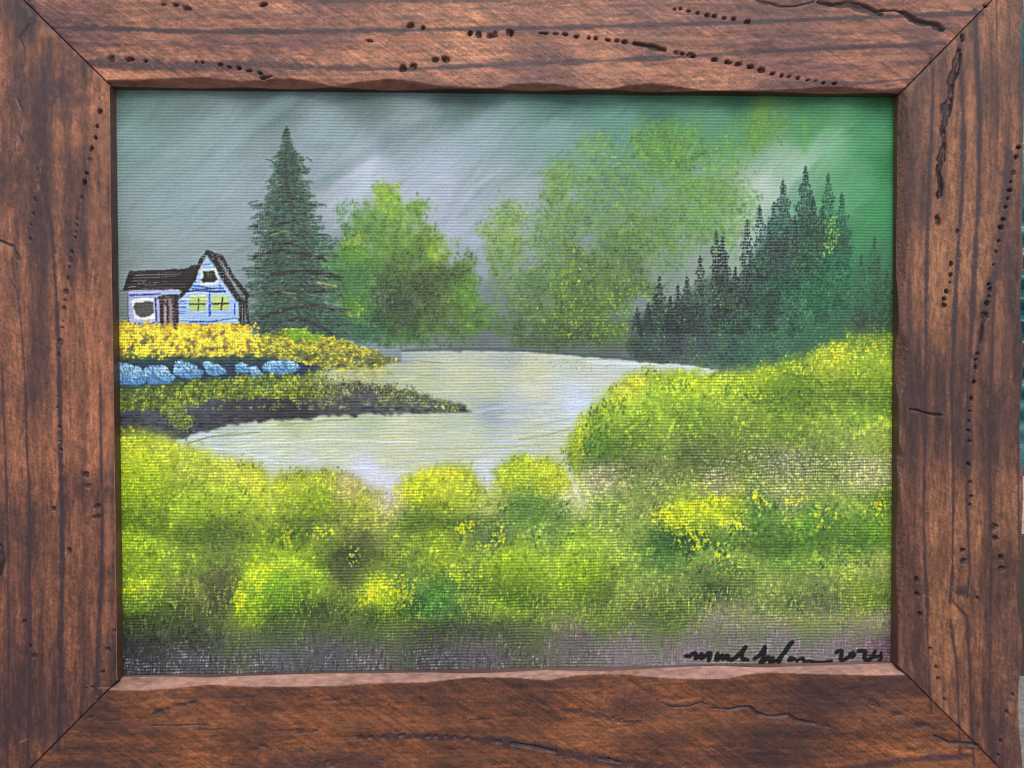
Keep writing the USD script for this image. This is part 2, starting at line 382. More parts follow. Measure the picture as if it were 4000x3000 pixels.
# right rail
line([(2010, 120), (2014, 160), (2014, 225), (2006, 415), (2004, 540), (2001, 665), (2000, 829), (1999, 960), (1994, 1091), (1999, 1239), (2004, 1307), (2004, 1357), (2009, 1494), (2012, 1540)], [6, 8, 8, 8, 7, 6, 5, 5, 5, 5, 5, 6, 4, 4], 0.6)
line([(2072, 100), (2081, 250), (2079, 415), (2071, 527), (2061, 690), (2056, 829), (2060, 1004), (2058, 1239), (2053, 1302)], [8, 9, 9, 8, 8, 7, 6, 5, 5], 0.6)
line([(2054, 1340), (2069, 1456), (2071, 1556), (2075, 1640)], 5, 0.55)
line([(2052, 1290), (2069, 1310), (2089, 1332), (2094, 1419), (2099, 1556), (2104, 1660)], [4, 5, 6, 5, 5, 4], 0.55)
line([(2106, 20), (2111, 150), (2116, 250), (2115, 415), (2106, 565), (2099, 690), (2091, 829), (2090, 1091), (2095, 1239), (2090, 1290)], [6, 8, 7, 9, 9, 9, 8, 7, 6, 4], 0.6)
line([(2153, 0), (2155, 200), (2154, 300)], 5, 0.35)
line([(2156, 540), (2151, 577), (2144, 715), (2141, 829), (2138, 1004), (2140, 1108), (2141, 1244), (2139, 1444), (2134, 1620)], [5, 7, 6, 5, 5, 5, 6, 6, 5], 0.5)
line([(2204, 700), (2206, 760), (2203, 829), (2199, 980), (2203, 1220), (2196, 1400), (2190, 1500)], 4, 0.5)
line([(1962, 420), (1965, 600), (1960, 800)], 3, 0.2)
line([(2180, 330), (2174, 440), (2160, 540), (2150, 600)], 18, 0.45)
line([(1975, 1260), (1983, 1320), (1992, 1350), (1998, 1420)], 10, 0.3)
line([(2180, 0), (2179, 200)], 4, 0.2)
for b in ((2079, 1277, 13, 12, .8), (2175, 545, 20, 60, .4), (2140, 1330, 30, 60, .2), (2185, 1400, 26, 160, .45), (2170, 1590, 40, 80, .5), (2150, 1500, 24, 90, .3), (2185, 1230, 22, 40, .35), (2030, 1560, 40, 40, .2), (1978, 300, 16, 150, .25), (2040, 240, 12, 90, .3), (1985, 1350, 22, 120, .3), (2185, 120, 24, 50, .2)):
    blotch(*b)
for b in ((2060, 150, 10, 80, -.4), (2098, 200, 10, 120, -.5), (2100, 330, 10, 60, -.3), (2195, 230, 8, 80, -.4), (2170, 760, 16, 120, -.25), (2125, 700, 8, 120, -.25), (2070, 760, 8, 80, -.25), (2025, 600, 14, 140, -.15), (2110, 960, 14, 120, -.2), (2170, 950, 16, 160, -.2), (2020, 1300, 10, 50, -.2), (2065, 1330, 14, 10, -.35)):
    blotch(*b)
for x, y in ((2202, 318), (2196, 339), (2190, 373), (2184, 393), (2181, 411), (2178, 429), (2173, 448), (2169, 474), (2163, 492)):
    pit(x, y, 9 + 2 * math.sin(x), 10 + 2 * math.cos(y))
holes(3, 1, [(1995, 425, 38, 32), (1972, 515, 28, 38), (1950, 622, 34, 42), (1915, 797, 42, 28), (1920, 842, 24, 50), (1905, 906, 38, 38), (1895, 962, 38, 46), (1880, 1065, 62, 52), (1810, 1397, 38, 46), (1795, 1450, 42, 32), (1795, 1520, 42, 74), (1785, 1640, 44, 44),
             (1640, 340, 34, 44), (1590, 625, 36, 50), (1585, 715, 34, 44), (1575, 780, 28, 34), (1548, 860, 30, 44), (1530, 925, 34, 34), (1530, 980, 40, 40), (1475, 30, 44, 92), (1470, 240, 62, 86)])
line(Z(3, 1, [(1875, 1090), (1855, 1140), (1850, 1200), (1838, 1270), (1825, 1310)]), [9, 7, 7, 6, 4], 0.95, 1.2e-3, group=True)
line(Z(3, 1, [(1888, 1090), (1868, 1180), (1850, 1260)]), 2.5, 0.8, target=PALE)
line(Z(3, 1, [(2000, 560), (1955, 700), (1910, 900), (1870, 1060), (1830, 1300), (1790, 1500), (1770, 1650)]), 15, 0.5)
for x, y, w, h in ((1010, 75, 20, 34), (1003, 135, 14, 14), (1000, 185, 16, 18), (995, 235, 16, 16), (1000, 285, 20, 18), (995, 400, 18, 26), (1005, 487, 30, 26), (1010, 557, 32, 26), (1003, 602, 18, 18), (1125, 712, 36, 32), (1130, 765, 36, 26), (970, 825, 36, 34), (970, 880, 32, 32), (1155, 862, 32, 24), (1160, 915, 34, 34)):
    pit(1659 + x * .4357, 829.5 + y * .4357, w * .4357, h * .4357, ang=25 if x > 1100 else 0)
line([(2098, 830), (2094, 900), (2094, 1000), (2093, 1100)], 12, 0.4)
holes(3, 3, [(1285, 30, 40, 50), (1290, 160, 54, 54), (1410, 630, 34, 34), (1455, 795, 34, 54), (1475, 892, 38, 54), (1530, 1067, 34, 54), (2115, 1030, 28, 54), (2065, 1182, 34, 62), (2010, 1430, 34, 44), (1990, 1550, 28, 34), (1812, 190, 30, 54), (1320, 330, 30, 40)], ang=-15)
pit(*Z(3, 0, [(1680, 330)])[0], 15, 20, ang=0, depth=1.6e-3)
line(Z(3, 0, [(1650, 440), (1610, 560), (1600, 650), (1570, 760), (1560, 850), (1535, 960), (1540, 1030), (1510, 1150), (1520, 1250), (1480, 1380), (1500, 1420), (1470, 1480), (1495, 1600), (1500, 1700)]), [8, 16, 16, 14, 16, 18, 12, 11, 10, 12, 10, 9, 9, 8], 0.72, 0.9e-3, wob=0.3, group=True)
line(Z(3, 0, [(1668, 470), (1640, 640), (1600, 720), (1595, 850), (1570, 1010)]), 3, 1.0, 1.4e-3)
line(Z(3, 0, [(1515, 1040), (1535, 1210), (1525, 1400)]), 3.2, 1.0, 1.4e-3)
line(Z(3, 0, [(1465, 1430), (1500, 1540), (1500, 1659)]), 4, 1.0, 1.4e-3)
line(Z(3, 0, [(1500, 1030), (1560, 1040)]), 3, 0.8, target=PALE)
line(Z(3, 0, [(1460, 1390), (1500, 1410)]), 4, 0.8, target=PALE)
line([(1966, 884), (1982, 886), (1999, 892), (2016, 895), (2034, 897)], [3, 4, 3, 5, 4], 0.7, 0.8e-3, group=True)
line([(1968, 889), (1985, 890)], 2, 0.5, target=PALE)

# bottom rail
for p in ([(0, 3, 1300, 1292), (0, 3, 1790, 1284)], [(0, 3, 1700, 1326), (0, 3, 1920, 1322)], [(1, 3, 560, 1076), (1, 3, 720, 1070)], [(1, 3, 150, 1335), (1, 3, 320, 1331)], [(1, 3, 750, 1390), (1, 3, 900, 1385)], [(1, 3, 940, 1125), (1, 3, 1000, 1122)], [(1, 3, 1050, 1588), (1, 3, 1150, 1595)], [(1, 3, 1850, 1248), (1, 3, 2030, 1235)], [(0, 3, 920, 1250), (0, 3, 1040, 1248)], [(0, 3, 2110, 1040), (0, 3, 2212, 1045)], [(2, 3, 300, 1015), (2, 3, 390, 1010)]):
    line([Z(a, b, [(x, y)])[0] for a, b, x, y in p], 2.4, 0.85, 0.25e-3)
line(np.vstack([Z(1, 3, [(880, 1392), (1100, 1388), (1260, 1380), (1500, 1385), (1830, 1402), (2212, 1442)]), Z(2, 3, [(120, 1462), (300, 1492), (500, 1540), (800, 1592), (1100, 1640), (1300, 1680)])]), [8, 14, 12, 13, 14, 18, 18, 20, 17, 17, 16, 12], 0.55)
line(Z(2, 3, [(0, 1450), (110, 1465), (230, 1490), (380, 1520)]), [6, 9, 10, 6], 0.95, 1e-3, group=True)
line(Z(2, 3, [(110, 1478), (250, 1506), (370, 1530)]), 2.4, 0.8, target=PALE)
line(Z(2, 3, [(740, 1580), (840, 1590), (940, 1612)]), [4, 6, 3], 0.95, 0.9e-3, group=True)
line(Z(2, 3, [(1080, 1610), (1300, 1640), (1500, 1700)]), 9, 0.5)
holes(1, 3, [(60, 1472, 120, 54), (400, 1340, 104, 62), (515, 1340, 50, 40), (650, 1620, 150, 84), (910, 1395, 44, 40), (985, 1400, 44, 44), (1100, 1395, 66, 66), (1260, 1380, 66, 40), (1490, 1388, 60, 38), (1550, 1388, 50, 36), (1640, 1385, 40, 30), (1720, 1390, 40, 28), (1825, 1402, 74, 44), (2090, 1435, 120, 54)], depth=0.55e-3)
line(Z(2, 3, [(1290, 1090), (1340, 1120), (1400, 1137), (1520, 1132), (1640, 1095), (1690, 1115)]), [2, 3, 3, 3, 3, 2], 0.85, 0.5e-3, group=True)
line(np.vstack([Z(2, 3, [(1720, 1142), (1880, 1157), (1980, 1135), (2060, 1137), (2110, 1185), (2212, 1212)]), Z(3, 3, [(60, 1215), (180, 1200), (260, 1255), (400, 1276)])]), [2.5, 4, 5, 9, 10, 7, 5, 6, 9, 6], 0.85, 0.6e-3, group=True)
line(Z(2, 3, [(1440, 1085), (1520, 1070), (1620, 1065)]), 9, 0.45, target=PALE)
line(Z(2, 3, [(1290, 1075), (1350, 1080), (1400, 1095)]), 7, 0.45, target=PALE)
holes(3, 3, [(520, 1305, 110, 50), (920, 1105, 124, 74), (1110, 1195, 104, 54), (1320, 1292, 124, 54)], ang=12, depth=0.6e-3)
line(Z(3, 3, [(1440, 1385), (1500, 1405), (1570, 1445), (1700, 1447), (1820, 1462)]), [8, 5, 6, 9, 6], 0.7, 0.6e-3, group=True)
line(Z(3, 3, [(500, 1690), (900, 1630), (1300, 1580), (1750, 1550)]), [8, 12, 12, 8], 0.5)
line(Z(2, 3, [(430, 1150), (560, 1170), (640, 1190), (760, 1205), (880, 1240), (980, 1255), (1110, 1265)]), [8, 12, 8, 12, 12, 8, 9], 0.42)
holes(2, 3, [(580, 1168, 50, 40), (800, 1220, 30, 30), (872, 1232, 34, 36), (950, 1242, 30, 30), (1100, 1262, 50, 40)], depth=0.4e-3)
holes(0, 3, [(1372, 1176, 104, 54), (1560, 1118, 90, 54), (1660, 1098, 90, 44), (770, 1222, 110, 50), (1450, 1150, 50, 40)], ang=-14, depth=0.6e-3)
for b in ((1370, 1520, 60, 40, .4), (1420, 1600, 90, 22, .3), (1900, 1480, 90, 20, .4), (1780, 1510, 120, 30, .3), (400, 1500, 180, 12, .3), (900, 1490, 250, 10, .3), (1250, 1475, 160, 14, .35), (700, 1650, 160, 30, .5), (150, 1655, 100, 14, .6), (1650, 1590, 120, 26, .35), (300, 1570, 100, 20, .15), (1600, 1640, 200, 20, .35), (560, 1570, 60, 20, .2)):
    blotch(*b)
for b in ((1500, 1560, 160, 22, -.25), (1900, 1540, 90, 20, -.3), (480, 1560, 160, 20, -.2), (850, 1560, 200, 18, -.2), (1150, 1590, 160, 20, -.2), (2000, 1640, 90, 16, -.25), (950, 1640, 200, 10, -.2)):
    blotch(*b)

# scalloped inner edges: how far the hand-cut facet reaches into each rail (drawing units)
SC_TOP = np.array([(225, 8), (232, 10), (318, 12), (425, 18), (525, 9), (553, 12), (590, 16), (628, 17), (665, 13), (713, 3), (740, 4), (778, 11), (828, 17), (853, 17.5), (903, 12), (943, 4), (1065, 1.5), (1080, 3), (1110, 10), (1156, 12), (1206, 9), (1256, 1.2), (1318, 1.2), (1356, 9), (1406, 14), (1456, 10), (1518, 1.5), (1659, 1.5), (1690, 3), (1734, 6), (1784, 12), (1834, 11), (1896, 4), (1926, 6), (1969, 13)])
SC_BOT = np.array([(235, 19), (275, 20.5), (312, 21), (375, 17.5), (450, 11), (500, 14.5), (553, 17.5), (628, 19.5), (728, 20), (803, 15.5), (928, 15), (1015, 6), (1106, 9), (1181, 16), (1256, 6), (1306, 4.5), (1356, 7), (1431, 16), (1500, 20), (1569, 21), (1606, 13), (1659, 8.5), (1759, 13), (1859, 18), (1960, 20)])
SC_RIGHT = np.array([(190, 12), (240, 16), (300, 18), (380, 18), (415, 17), (560, 18), (600, 15), (640, 7), (690, 3.5), (715, 7), (745, 20), (800, 21), (825, 18), (860, 3), (960, 2), (985, 13), (1010, 12), (1035, 3), (1070, 5), (1150, 14), (1240, 12), (1300, 3), (1480, 2)])
SC_LEFT = np.array([(190, 2.0), (300, 1.2), (600, 2), (900, 1.4), (1100, 2.2), (1300, 1.2), (1500, 2)])
OUT_RIGHT = np.array([(-100, 2216), (0, 2214), (40, 2213), (60, 2209.5), (115, 2209.5), (170, 2213), (260, 2213.5), (400, 2212), (450, 2211), (500, 2209.5), (545, 2213), (575, 2214), (610, 2209.5), (660, 2208), (720, 2211), (745, 2214), (790, 2213.5), (830, 2211), (885, 2207), (940, 2205.5), (1000, 2207.5), (1020, 2213), (1100, 2213.5), (1160, 2211), (1216, 2208), (1244, 2204), (1272, 2201), (1300, 2200.5), (1327, 2203), (1355, 2209), (1385, 2212), (1430, 2210), (1465, 2206), (1490, 2203.5), (1550, 2203.5), (1600, 2207), (1660, 2212), (1760, 2214)])


def fr(A, X, Y):
    return map_coordinates(A, [(Y - FY0) / CE, (X - FX0) / CE], order=1, mode='nearest')


NB = (1024, 1024)
N_low = nz(NB, 7, 60, 21)          # long streaks
N_mid = nz(NB, 3.0, 22, 22)
N_fine = nz(NB, 0.9, 5, 23)
N_iso = nz(NB, 22, 22, 24)
N_spk = nz(NB, 0.8, 0.8, 25)
N_scr = nz(NB, 0.7, 16, 26)


def smp(N, a, b):
    return map_coordinates(N, [a % N.shape[0], b % N.shape[1]], order=1, mode='wrap')


def wood_color(X, Y, horiz, dark, pale, hole, rail_name):
    pal = WOODS[rail_name]
    k_low, k_mid = STREAK[rail_name]
    al, ac = (X, Y) if horiz else (Y, X)
    c_l, c_m, c_d = (np.array(c, float) for c in pal)
    t = 0.50 + k_low * smp(N_low, ac / 1.2, al / 4.0) + 0.20 * smp(N_iso, Y / 2.6, X / 2.6) + k_mid * smp(N_mid, ac / 1.4, al / 2.0)
    t = np.clip(t, 0, 1)[:, None]
    c = np.where(t < .5, c_d + (c_m - c_d) * t * 2, c_m + (c_l - c_m) * (t * 2 - 1))
    ca, sa = math.cos(math.radians(33)), math.sin(math.radians(33))
    scr = (1.5 if horiz else 0.5) * smp(N_scr, (-X * sa + Y * ca) / 1.3, (X * ca + Y * sa) / 2.0)
    f = 1 + 0.10 * smp(N_fine, ac / 1.5, al / 1.5) + 0.06 * scr + 0.08 * smp(N_spk, Y / 1.4, X / 1.4)
    c = c * f[:, None]
    pale = np.clip(pale, 0, 1)[:, None]
    c = c + (np.array((186, 124, 84.)) - c) * pale * 0.75
    d = np.clip(dark * (1 + 0.18 * smp(N_spk, Y / 1.4 + 300, X / 1.4)), 0, 1)[:, None]
    c = c + (np.array((50, 33, 42.)) - c) * np.minimum(d * 1.12, .97)
    hh = np.clip(hole, 0, 1)[:, None]
    c = c + (np.array((44, 30, 27.)) - c) * hh * 0.5
    return lin(c)


WOODS = {'top': ((160, 108, 80), (134, 86, 68), (94, 60, 60)), 'bottom': ((136, 84, 50), (106, 62, 40), (66, 40, 34)),  # top palette paled and pinked for sky sheen, bottom palette deepened
         'left': ((142, 90, 64), (106, 66, 50), (64, 41, 41)), 'right': ((132, 88, 62), (99, 63, 48), (60, 39, 37))}
STREAK = {'top': (.10, .10), 'bottom': (.05, .07), 'left': (.15, .12), 'right': (.19, .14)}

frame = xform('picture_frame')
tag(frame, 'distressed reddish brown wooden picture frame with worm holes and scalloped inner edge', 'picture frame')
FR = str(frame.GetPath())
ic = {'tl': (-W / 2, H / 2), 'tr': (W / 2, H / 2), 'bl': (-W / 2, -H / 2), 'br': (W / 2, -H / 2)}
oc = {'tl': (-W / 2 - RW, H / 2 + RW), 'tr': (W / 2 + RW, H / 2 + RW), 'bl': (-W / 2 - RW, -H / 2 - RW), 'br': (W / 2 + RW, -H / 2 - RW)}
BACK = 0.018


def rail(name, a, b, scal, horiz, vis, label, facet_slope, facet_col):
    A, B, A2, B2 = (np.array(q, float) for q in (ic[a], ic[b], oc[a], oc[b]))
    L = np.linalg.norm(B2 - A2)
    nu = int(L / (1.85 * UNIT))
    u = np.linspace(0, 1, nu)
    nin = int(vis * RW / (1.75 * UNIT))
    v = np.concatenate([np.linspace(0, vis, nin), np.linspace(vis, 1, max(6, int((1 - vis) * RW / (5 * UNIT))) + 1)[1:-1], [0.985, 0.9925, 1.0]])
    inner, outer = A + (B - A) * u[:, None], A2 + (B2 - A2) * u[:, None]
    if name == 'right':
        o3 = unproj(np.interp(proj(np.stack([outer[:, 0], 0 * outer[:, 0], outer[:, 1]], -1))[:, 1], OUT_RIGHT[:, 0], OUT_RIGHT[:, 1]), proj(np.stack([outer[:, 0], 0 * outer[:, 0], outer[:, 1]], -1))[:, 1])
        k = np.clip(np.minimum(u, 1 - u) / 0.012, 0, 1)
        outer[:, 0] = outer[:, 0] + (o3[:, 0] - outer[:, 0]) * k
    P2 = inner[None] + (outer - inner)[None] * v[:, None, None]
    P = np.stack([P2[..., 0], np.zeros(P2.shape[:2]), P2[..., 1]], -1)
    q = proj(P)
    X, Y = q[..., 0].ravel(), q[..., 1].ravel()
    dark, pale, dep = fr(DARK, X, Y), fr(PALE, X, Y), fr(DEP, X, Y)
    hid = HOLE[np.clip(((Y - FY0) / CE + .5).astype(int), 0, FH - 1), np.clip(((X - FX0) / CE + .5).astype(int), 0, FW - 1)]
    # hand-cut facets along the inner edge
    al = (X if horiz else Y)
    sw = np.interp(al, scal[:, 0], scal[:, 1])
    sw = gaussian_filter(sw.reshape(P.shape[:2]), (0, 2.5)).ravel()
    dist = np.broadcast_to((v * RW / UNIT)[:, None], P.shape[:2]).ravel()
    rough = 0.8 * smp(N_mid, dist * 1.0, al / 1.2) * (1.6 if name == 'right' else 0.8)
    fac = np.clip(sw + 0.3 * smp(N_spk, dist, al / 2) * (2 if name == 'right' else .6) - dist, 0, None)
    facet = fac > 0.4
    depF = fac * UNIT * facet_slope + np.where(facet, rough * UNIT * 0.35, 0)
    depF = np.minimum(depF, 0.0042)
    # mitre groove, rounded outer arris, gentle hand-planed undulation
    vv = np.broadcast_to(v[:, None], P.shape[:2]).ravel()
    uu = np.broadcast_to(u[None], P.shape[:2]).ravel()
    seg = (np.linalg.norm(outer - inner, axis=1).mean())
    dm = np.minimum(uu, 1 - uu) * (np.linalg.norm(B - A) * (1 - vv) + L * vv) * 0.7071
    groove = np.clip(1 - dm / 0.00032, 0, 1)
    depG = groove * 0.0007
    depO = np.clip((vv - 0.982) / 0.018, 0, 1) ** 2 * 0.0011
    und = 0.00012 * smp(N_iso, Y / 3, X / 3) + 0.00003 * smp(N_mid, (Y if horiz else X) / 1.4, al / 2)
    und *= np.clip(dm / 0.002, 0, 1)
    D = np.maximum(np.maximum(dep, depF), 0) + depG + depO + und
    P[..., 1] = D.reshape(P.shape[:2])
    N = grid_normals(P)
    if N[..., 1].mean() > 0:
        N = -N
        flip = True
    else:
        flip = False
    c = wood_color(X, Y, horiz, np.maximum(dark, 0.8 * groove), pale, np.where(hid > 0, np.clip(dep / 0.9e-3, 0, 1) ** 1.5, 0), name)
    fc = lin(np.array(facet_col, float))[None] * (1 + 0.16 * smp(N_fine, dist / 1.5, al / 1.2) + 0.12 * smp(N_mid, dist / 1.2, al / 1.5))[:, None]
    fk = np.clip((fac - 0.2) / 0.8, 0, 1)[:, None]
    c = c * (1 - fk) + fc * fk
    V, Nn = P.reshape(-1, 3), N.reshape(-1, 3)
    F = grid_faces(len(v), nu)
    if flip:
        F = F[..., ::-1]
    # the outer, back and inner faces of the rail, as one closed strip round its section
    mat = WOOD_H if horiz else WOOD_V
    rp = path('rail', FR)
    fv = F.reshape(-1, 4)
    is_f = facet[fv].sum(1) >= 3
    hf = np.where((hid[fv] > 0).sum(1) >= 3, hid[fv].max(1), 0)
    hf[is_f] = 0
    body = ~is_f & (hf == 0)
    pr = sub_mesh(rp, V, fv[body], mat, Nn, c)
    tag(pr, label)
    # inner lip: from the facet's foot back to the canvas
    inn = P[0]
    back_in = inn.copy(); back_in[:, 1] = CANVAS_Y - 0.0001
    n_in = np.array([(B2 - A2)[1], 0, -(B2 - A2)[0]]) / L
    if n_in @ np.array([inner[nu // 2, 0], 0, inner[nu // 2, 1]]) > 0:
        n_in = -n_in

    def strip(rows, nm, n, cols, lab=None):
        R = np.stack(rows)
        f = grid_faces(len(rows), nu).reshape(-1, 4)
        e = np.cross(R[0, 1] - R[0, 0], R[1, 0] - R[0, 0])
        if e @ n < 0:
            f = f[:, ::-1]
        return raw_mesh(path(nm, rp), R.reshape(-1, 3), f, mat, np.broadcast_to(n, (R.shape[0] * nu, 3)), np.concatenate(cols))
    Xi, Yi = proj(inn)[:, 0], proj(inn)[:, 1]
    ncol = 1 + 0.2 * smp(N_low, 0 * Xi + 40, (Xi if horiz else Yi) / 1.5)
    lipc = lin(np.array((104, 80, 74.) if name == 'bottom' else (72, 48, 38.)))[None] * ncol[:, None]  # bottom lip coloured lighter because it faces up to the sky
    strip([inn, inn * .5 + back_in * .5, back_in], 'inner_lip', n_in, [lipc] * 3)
    rb = back_in.copy(); d = (outer - inner) / seg * 0.0045; rb[:, 0] += d[:, 0]; rb[:, 2] += d[:, 1]
    rb2 = rb.copy(); rb2[:, 1] = BACK
    ob = P[-1].copy(); ob[:, 1] = BACK
    oc_ = lin(np.array((96, 60, 46.)))[None] * ncol[:, None]
    strip([back_in, rb], 'rabbet', np.array([0, 1.0, 0]), [oc_] * 2)
    strip([rb, rb2], 'rabbet', n_in, [oc_] * 2)
    strip([rb2, ob], 'back_face', np.array([0, 1.0, 0]), [oc_] * 2)
    edge = P[-1]
    em = edge.copy(); em[:, 1] = (edge[:, 1] + BACK) / 2
    strip([edge, em, ob], 'outer_side', -n_in, [oc_] * 3)
    if is_f.any():
        sub_mesh(path('scalloped_edge', rp), V, fv[is_f], mat, Nn, c)
    for h in np.unique(hf):
        if h:
            sub_mesh(path('worm_hole', rp), V, fv[hf == h], mat, Nn, c)
    return rp


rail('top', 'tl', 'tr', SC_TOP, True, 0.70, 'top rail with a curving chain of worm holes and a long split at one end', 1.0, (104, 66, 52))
rail('bottom', 'bl', 'br', SC_BOT, True, 0.74, 'bottom rail, smoother and coloured darker, its scalloped lip paled as if lit from above', 1.0, (142, 104, 92))  # facet colour lightened to imitate skylight on an upward face
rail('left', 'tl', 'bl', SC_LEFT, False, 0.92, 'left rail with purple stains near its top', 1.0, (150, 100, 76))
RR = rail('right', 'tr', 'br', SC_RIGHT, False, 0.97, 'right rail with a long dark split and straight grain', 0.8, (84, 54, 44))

# ------------------------------------------------------------------ the painting: pigment laid down stroke by stroke on the canvas
PC = 1.4                                     # cell of the paint layer, drawing units
PX0, PY0 = 226.0, 178.0
PW, PH = int((1956 - PX0) / PC), int((1478 - PY0) / PC)
yy, xx = np.mgrid[0:PH, 0:PW]
XX, YY = xx * PC + PX0, yy * PC + PY0
warp = nz((PH, PW), 14, 14, 31)
WEAVE = 0.5 + 0.5 * np.sin(2 * np.pi * (YY / ROW) + 1.2 * warp + 0.5 * nz((PH, PW), 1.5, 5, 34)) * 0.75 + 0.18 * np.sin(2 * np.pi * XX / COL + 1.5 * nz((PH, PW), 9, 9, 32)) + 0.16 * nz((PH, PW), 0.7, 0.9, 33)
WEAVE = WEAVE.astype(np.float32)
REL = np.zeros((PH, PW), np.float32)         # thickness of the paint
LAB = np.zeros((PH, PW), np.int16)
CLUMP = nz((PH, PW), 7, 7, 35)
CLUMP2 = nz((PH, PW), 3, 3, 36)


def field(pts, p=2.6, cell=6, soft=12.0):
    """Smooth colour through scattered samples (inverse distance), on the paint grid."""
    a = np.array([(x, y) for (x, y), c in pts], float)
    c = np.array([c for q, c in pts], float)
    gy, gx = np.arange(0, PH + cell, cell), np.arange(0, PW + cell, cell)
    G = np.stack(np.meshgrid(gx * PC + PX0, gy * PC + PY0), -1).reshape(-1, 2)
    d2 = ((G[:, None] - a[None]) ** 2).sum(-1) + soft ** 2
    w = d2 ** (-p / 2 - .5)
    o = ((w @ c) / w.sum(1, keepdims=True)).reshape(len(gy), len(gx), 3)
    return np.stack([map_coordinates(o[..., k], [yy / cell, xx / cell], order=1) for k in range(3)], -1).astype(np.float32)


def poly(pts, wob=0.0, soft=0.0):
    pts = np.array(pts, float)
    m = np.zeros((PH, PW), bool)
    x0, y0 = pts.min(0) - wob * 3 - 4
    x1, y1 = pts.max(0) + wob * 3 + 4
    j0, j1 = max(int((x0 - PX0) / PC), 0), min(int((x1 - PX0) / PC) + 2, PW)
    i0, i1 = max(int((y0 - PY0) / PC), 0), min(int((y1 - PY0) / PC) + 2, PH)
    if j1 <= j0 or i1 <= i0:
        return m.astype(np.float32)
    s = np.s_[i0:i1, j0:j1]
    X, Y = XX[s] + wob * CLUMP2[s], YY[s] + wob * np.roll(CLUMP2, 57, 1)[s]
    r = np.zeros(X.shape, bool)
    n = len(pts)
    for k in range(n):
        (ax, ay), (bx, by) = pts[k], pts[(k + 1) % n]
        if ay != by:
            r ^= ((ay > Y) != (by > Y)) & (X < (bx - ax) * (Y - ay) / (by - ay) + ax)
    m[s] = r
    m = m.astype(np.float32)
    return gaussian_filter(m, soft / PC) if soft else m


_st = {}
_sr = np.random.default_rng(99)


def stamp(L, Wd, ai, var, hard):
    k = (L, Wd, ai, var, hard)
    if k not in _st:
        r = int(math.ceil(max(L, Wd) / 2)) + 1
        y, x = np.mgrid[-r:r + 1, -r:r + 1].astype(float)
        a = ai * math.pi / 16
        u, v = x * math.cos(a) + y * math.sin(a), -x * math.sin(a) + y * math.cos(a)
        d = np.sqrt((u / (L / 2)) ** 2 + (v / (Wd / 2)) ** 2)
        d = d + _sr.normal(0, 0.13, d.shape)
        if L > 12:      # bristle marks in long strokes
            br = _sr.normal(0, 1, 64)
            d = d + 0.22 * np.interp(v, np.arange(-32, 32) * 0.7, br)
        _st[k] = (np.clip((1.1 - d) * hard, 0, 1).astype(np.float32), r)
    return _st[k]


BUF = None


def dabs(x, y, L, Wd, ang, col, alpha=0.9, dry=0.0, thick=0.0, hard=2.0, mask=None):
    """Brush dabs at (x, y): length, width and angle (degrees) in drawing units; dry keeps the paint on the raised threads."""
    n = len(x)
    L, Wd, ang, alpha, dry = (np.broadcast_to(np.asarray(q, float), n) for q in (L, Wd, ang, alpha, dry))
    col = np.broadcast_to(np.asarray(col, np.float32), (n, 3))
    li, wi = np.maximum(np.round(L / PC), 1).astype(int), np.maximum(np.round(Wd / PC), 1).astype(int)
    ai = np.round(ang / 11.25).astype(int) % 16
    va = rng.integers(0, 4, n)
    ix, iy = np.round((np.asarray(x) - PX0) / PC).astype(int), np.round((np.asarray(y) - PY0) / PC).astype(int)
    for k in range(n):
        a, r = stamp(int(li[k]), int(wi[k]), int(ai[k]), int(va[k]), hard)
        i0, j0 = iy[k] - r, ix[k] - r
        i1, j1 = i0 + 2 * r + 1, j0 + 2 * r + 1
        if i1 <= 0 or j1 <= 0 or i0 >= PH or j0 >= PW:
            continue
        a = a[max(0, -i0):a.shape[0] - max(0, i1 - PH), max(0, -j0):a.shape[1] - max(0, j1 - PW)]
        s = np.s_[max(i0, 0):min(i1, PH), max(j0, 0):min(j1, PW)]
        if dry[k] > 0:
            a = a * np.minimum(np.maximum((WEAVE[s] - dry[k]) * 4 + 0.5, 0), 1)
        if mask is not None:
            a = a * mask[s]
        a = a * alpha[k]
        BUF[s] += a[..., None] * (col[k] - BUF[s])
        if thick:
            REL[s] = np.maximum(REL[s], a * thick)


def scatter(density, n):
    """n places drawn with the given density over the paint grid."""
    p = density.ravel().astype(np.float64)
    c = np.cumsum(p)
    k = np.searchsorted(c, rng.random(n) * c[-1])
    return XX.ravel()[k] + rng.uniform(-.7, .7, n), YY.ravel()[k] + rng.uniform(-.7, .7, n)


def at(A, x, y):
    return A[np.clip(((y - PY0) / PC).astype(int), 0, PH - 1), np.clip(((x - PX0) / PC).astype(int), 0, PW - 1)]


def stroke(pts, width, col, alpha=0.95, dry=0.0, thick=0.0, step=0.35, jit=0.0, mask=None):
    """One brush stroke along a polyline; width may vary."""
    pts = np.array(pts, float)
    seg = np.hypot(*np.diff(pts, axis=0).T)
    s = np.concatenate([[0], np.cumsum(seg)])
    wd = np.broadcast_to(np.asarray(width, float), len(pts))
    m = max(2, int(s[-1] / max(step * wd.mean(), 0.8)))
    t = np.linspace(0, s[-1], m)
    x, y, w = np.interp(t, s, pts[:, 0]), np.interp(t, s, pts[:, 1]), np.interp(t, s, wd)
    an = np.degrees(np.arctan2(np.gradient(y), np.gradient(x)))
    c = np.array(col, float) * (1 + (rng.normal(0, jit, (m, 1)) if jit else 0))
    dabs(x + rng.normal(0, .2, m), y + rng.normal(0, .2, m), w * 1.35, w, an, c, alpha, dry, thick, 3.0, mask)


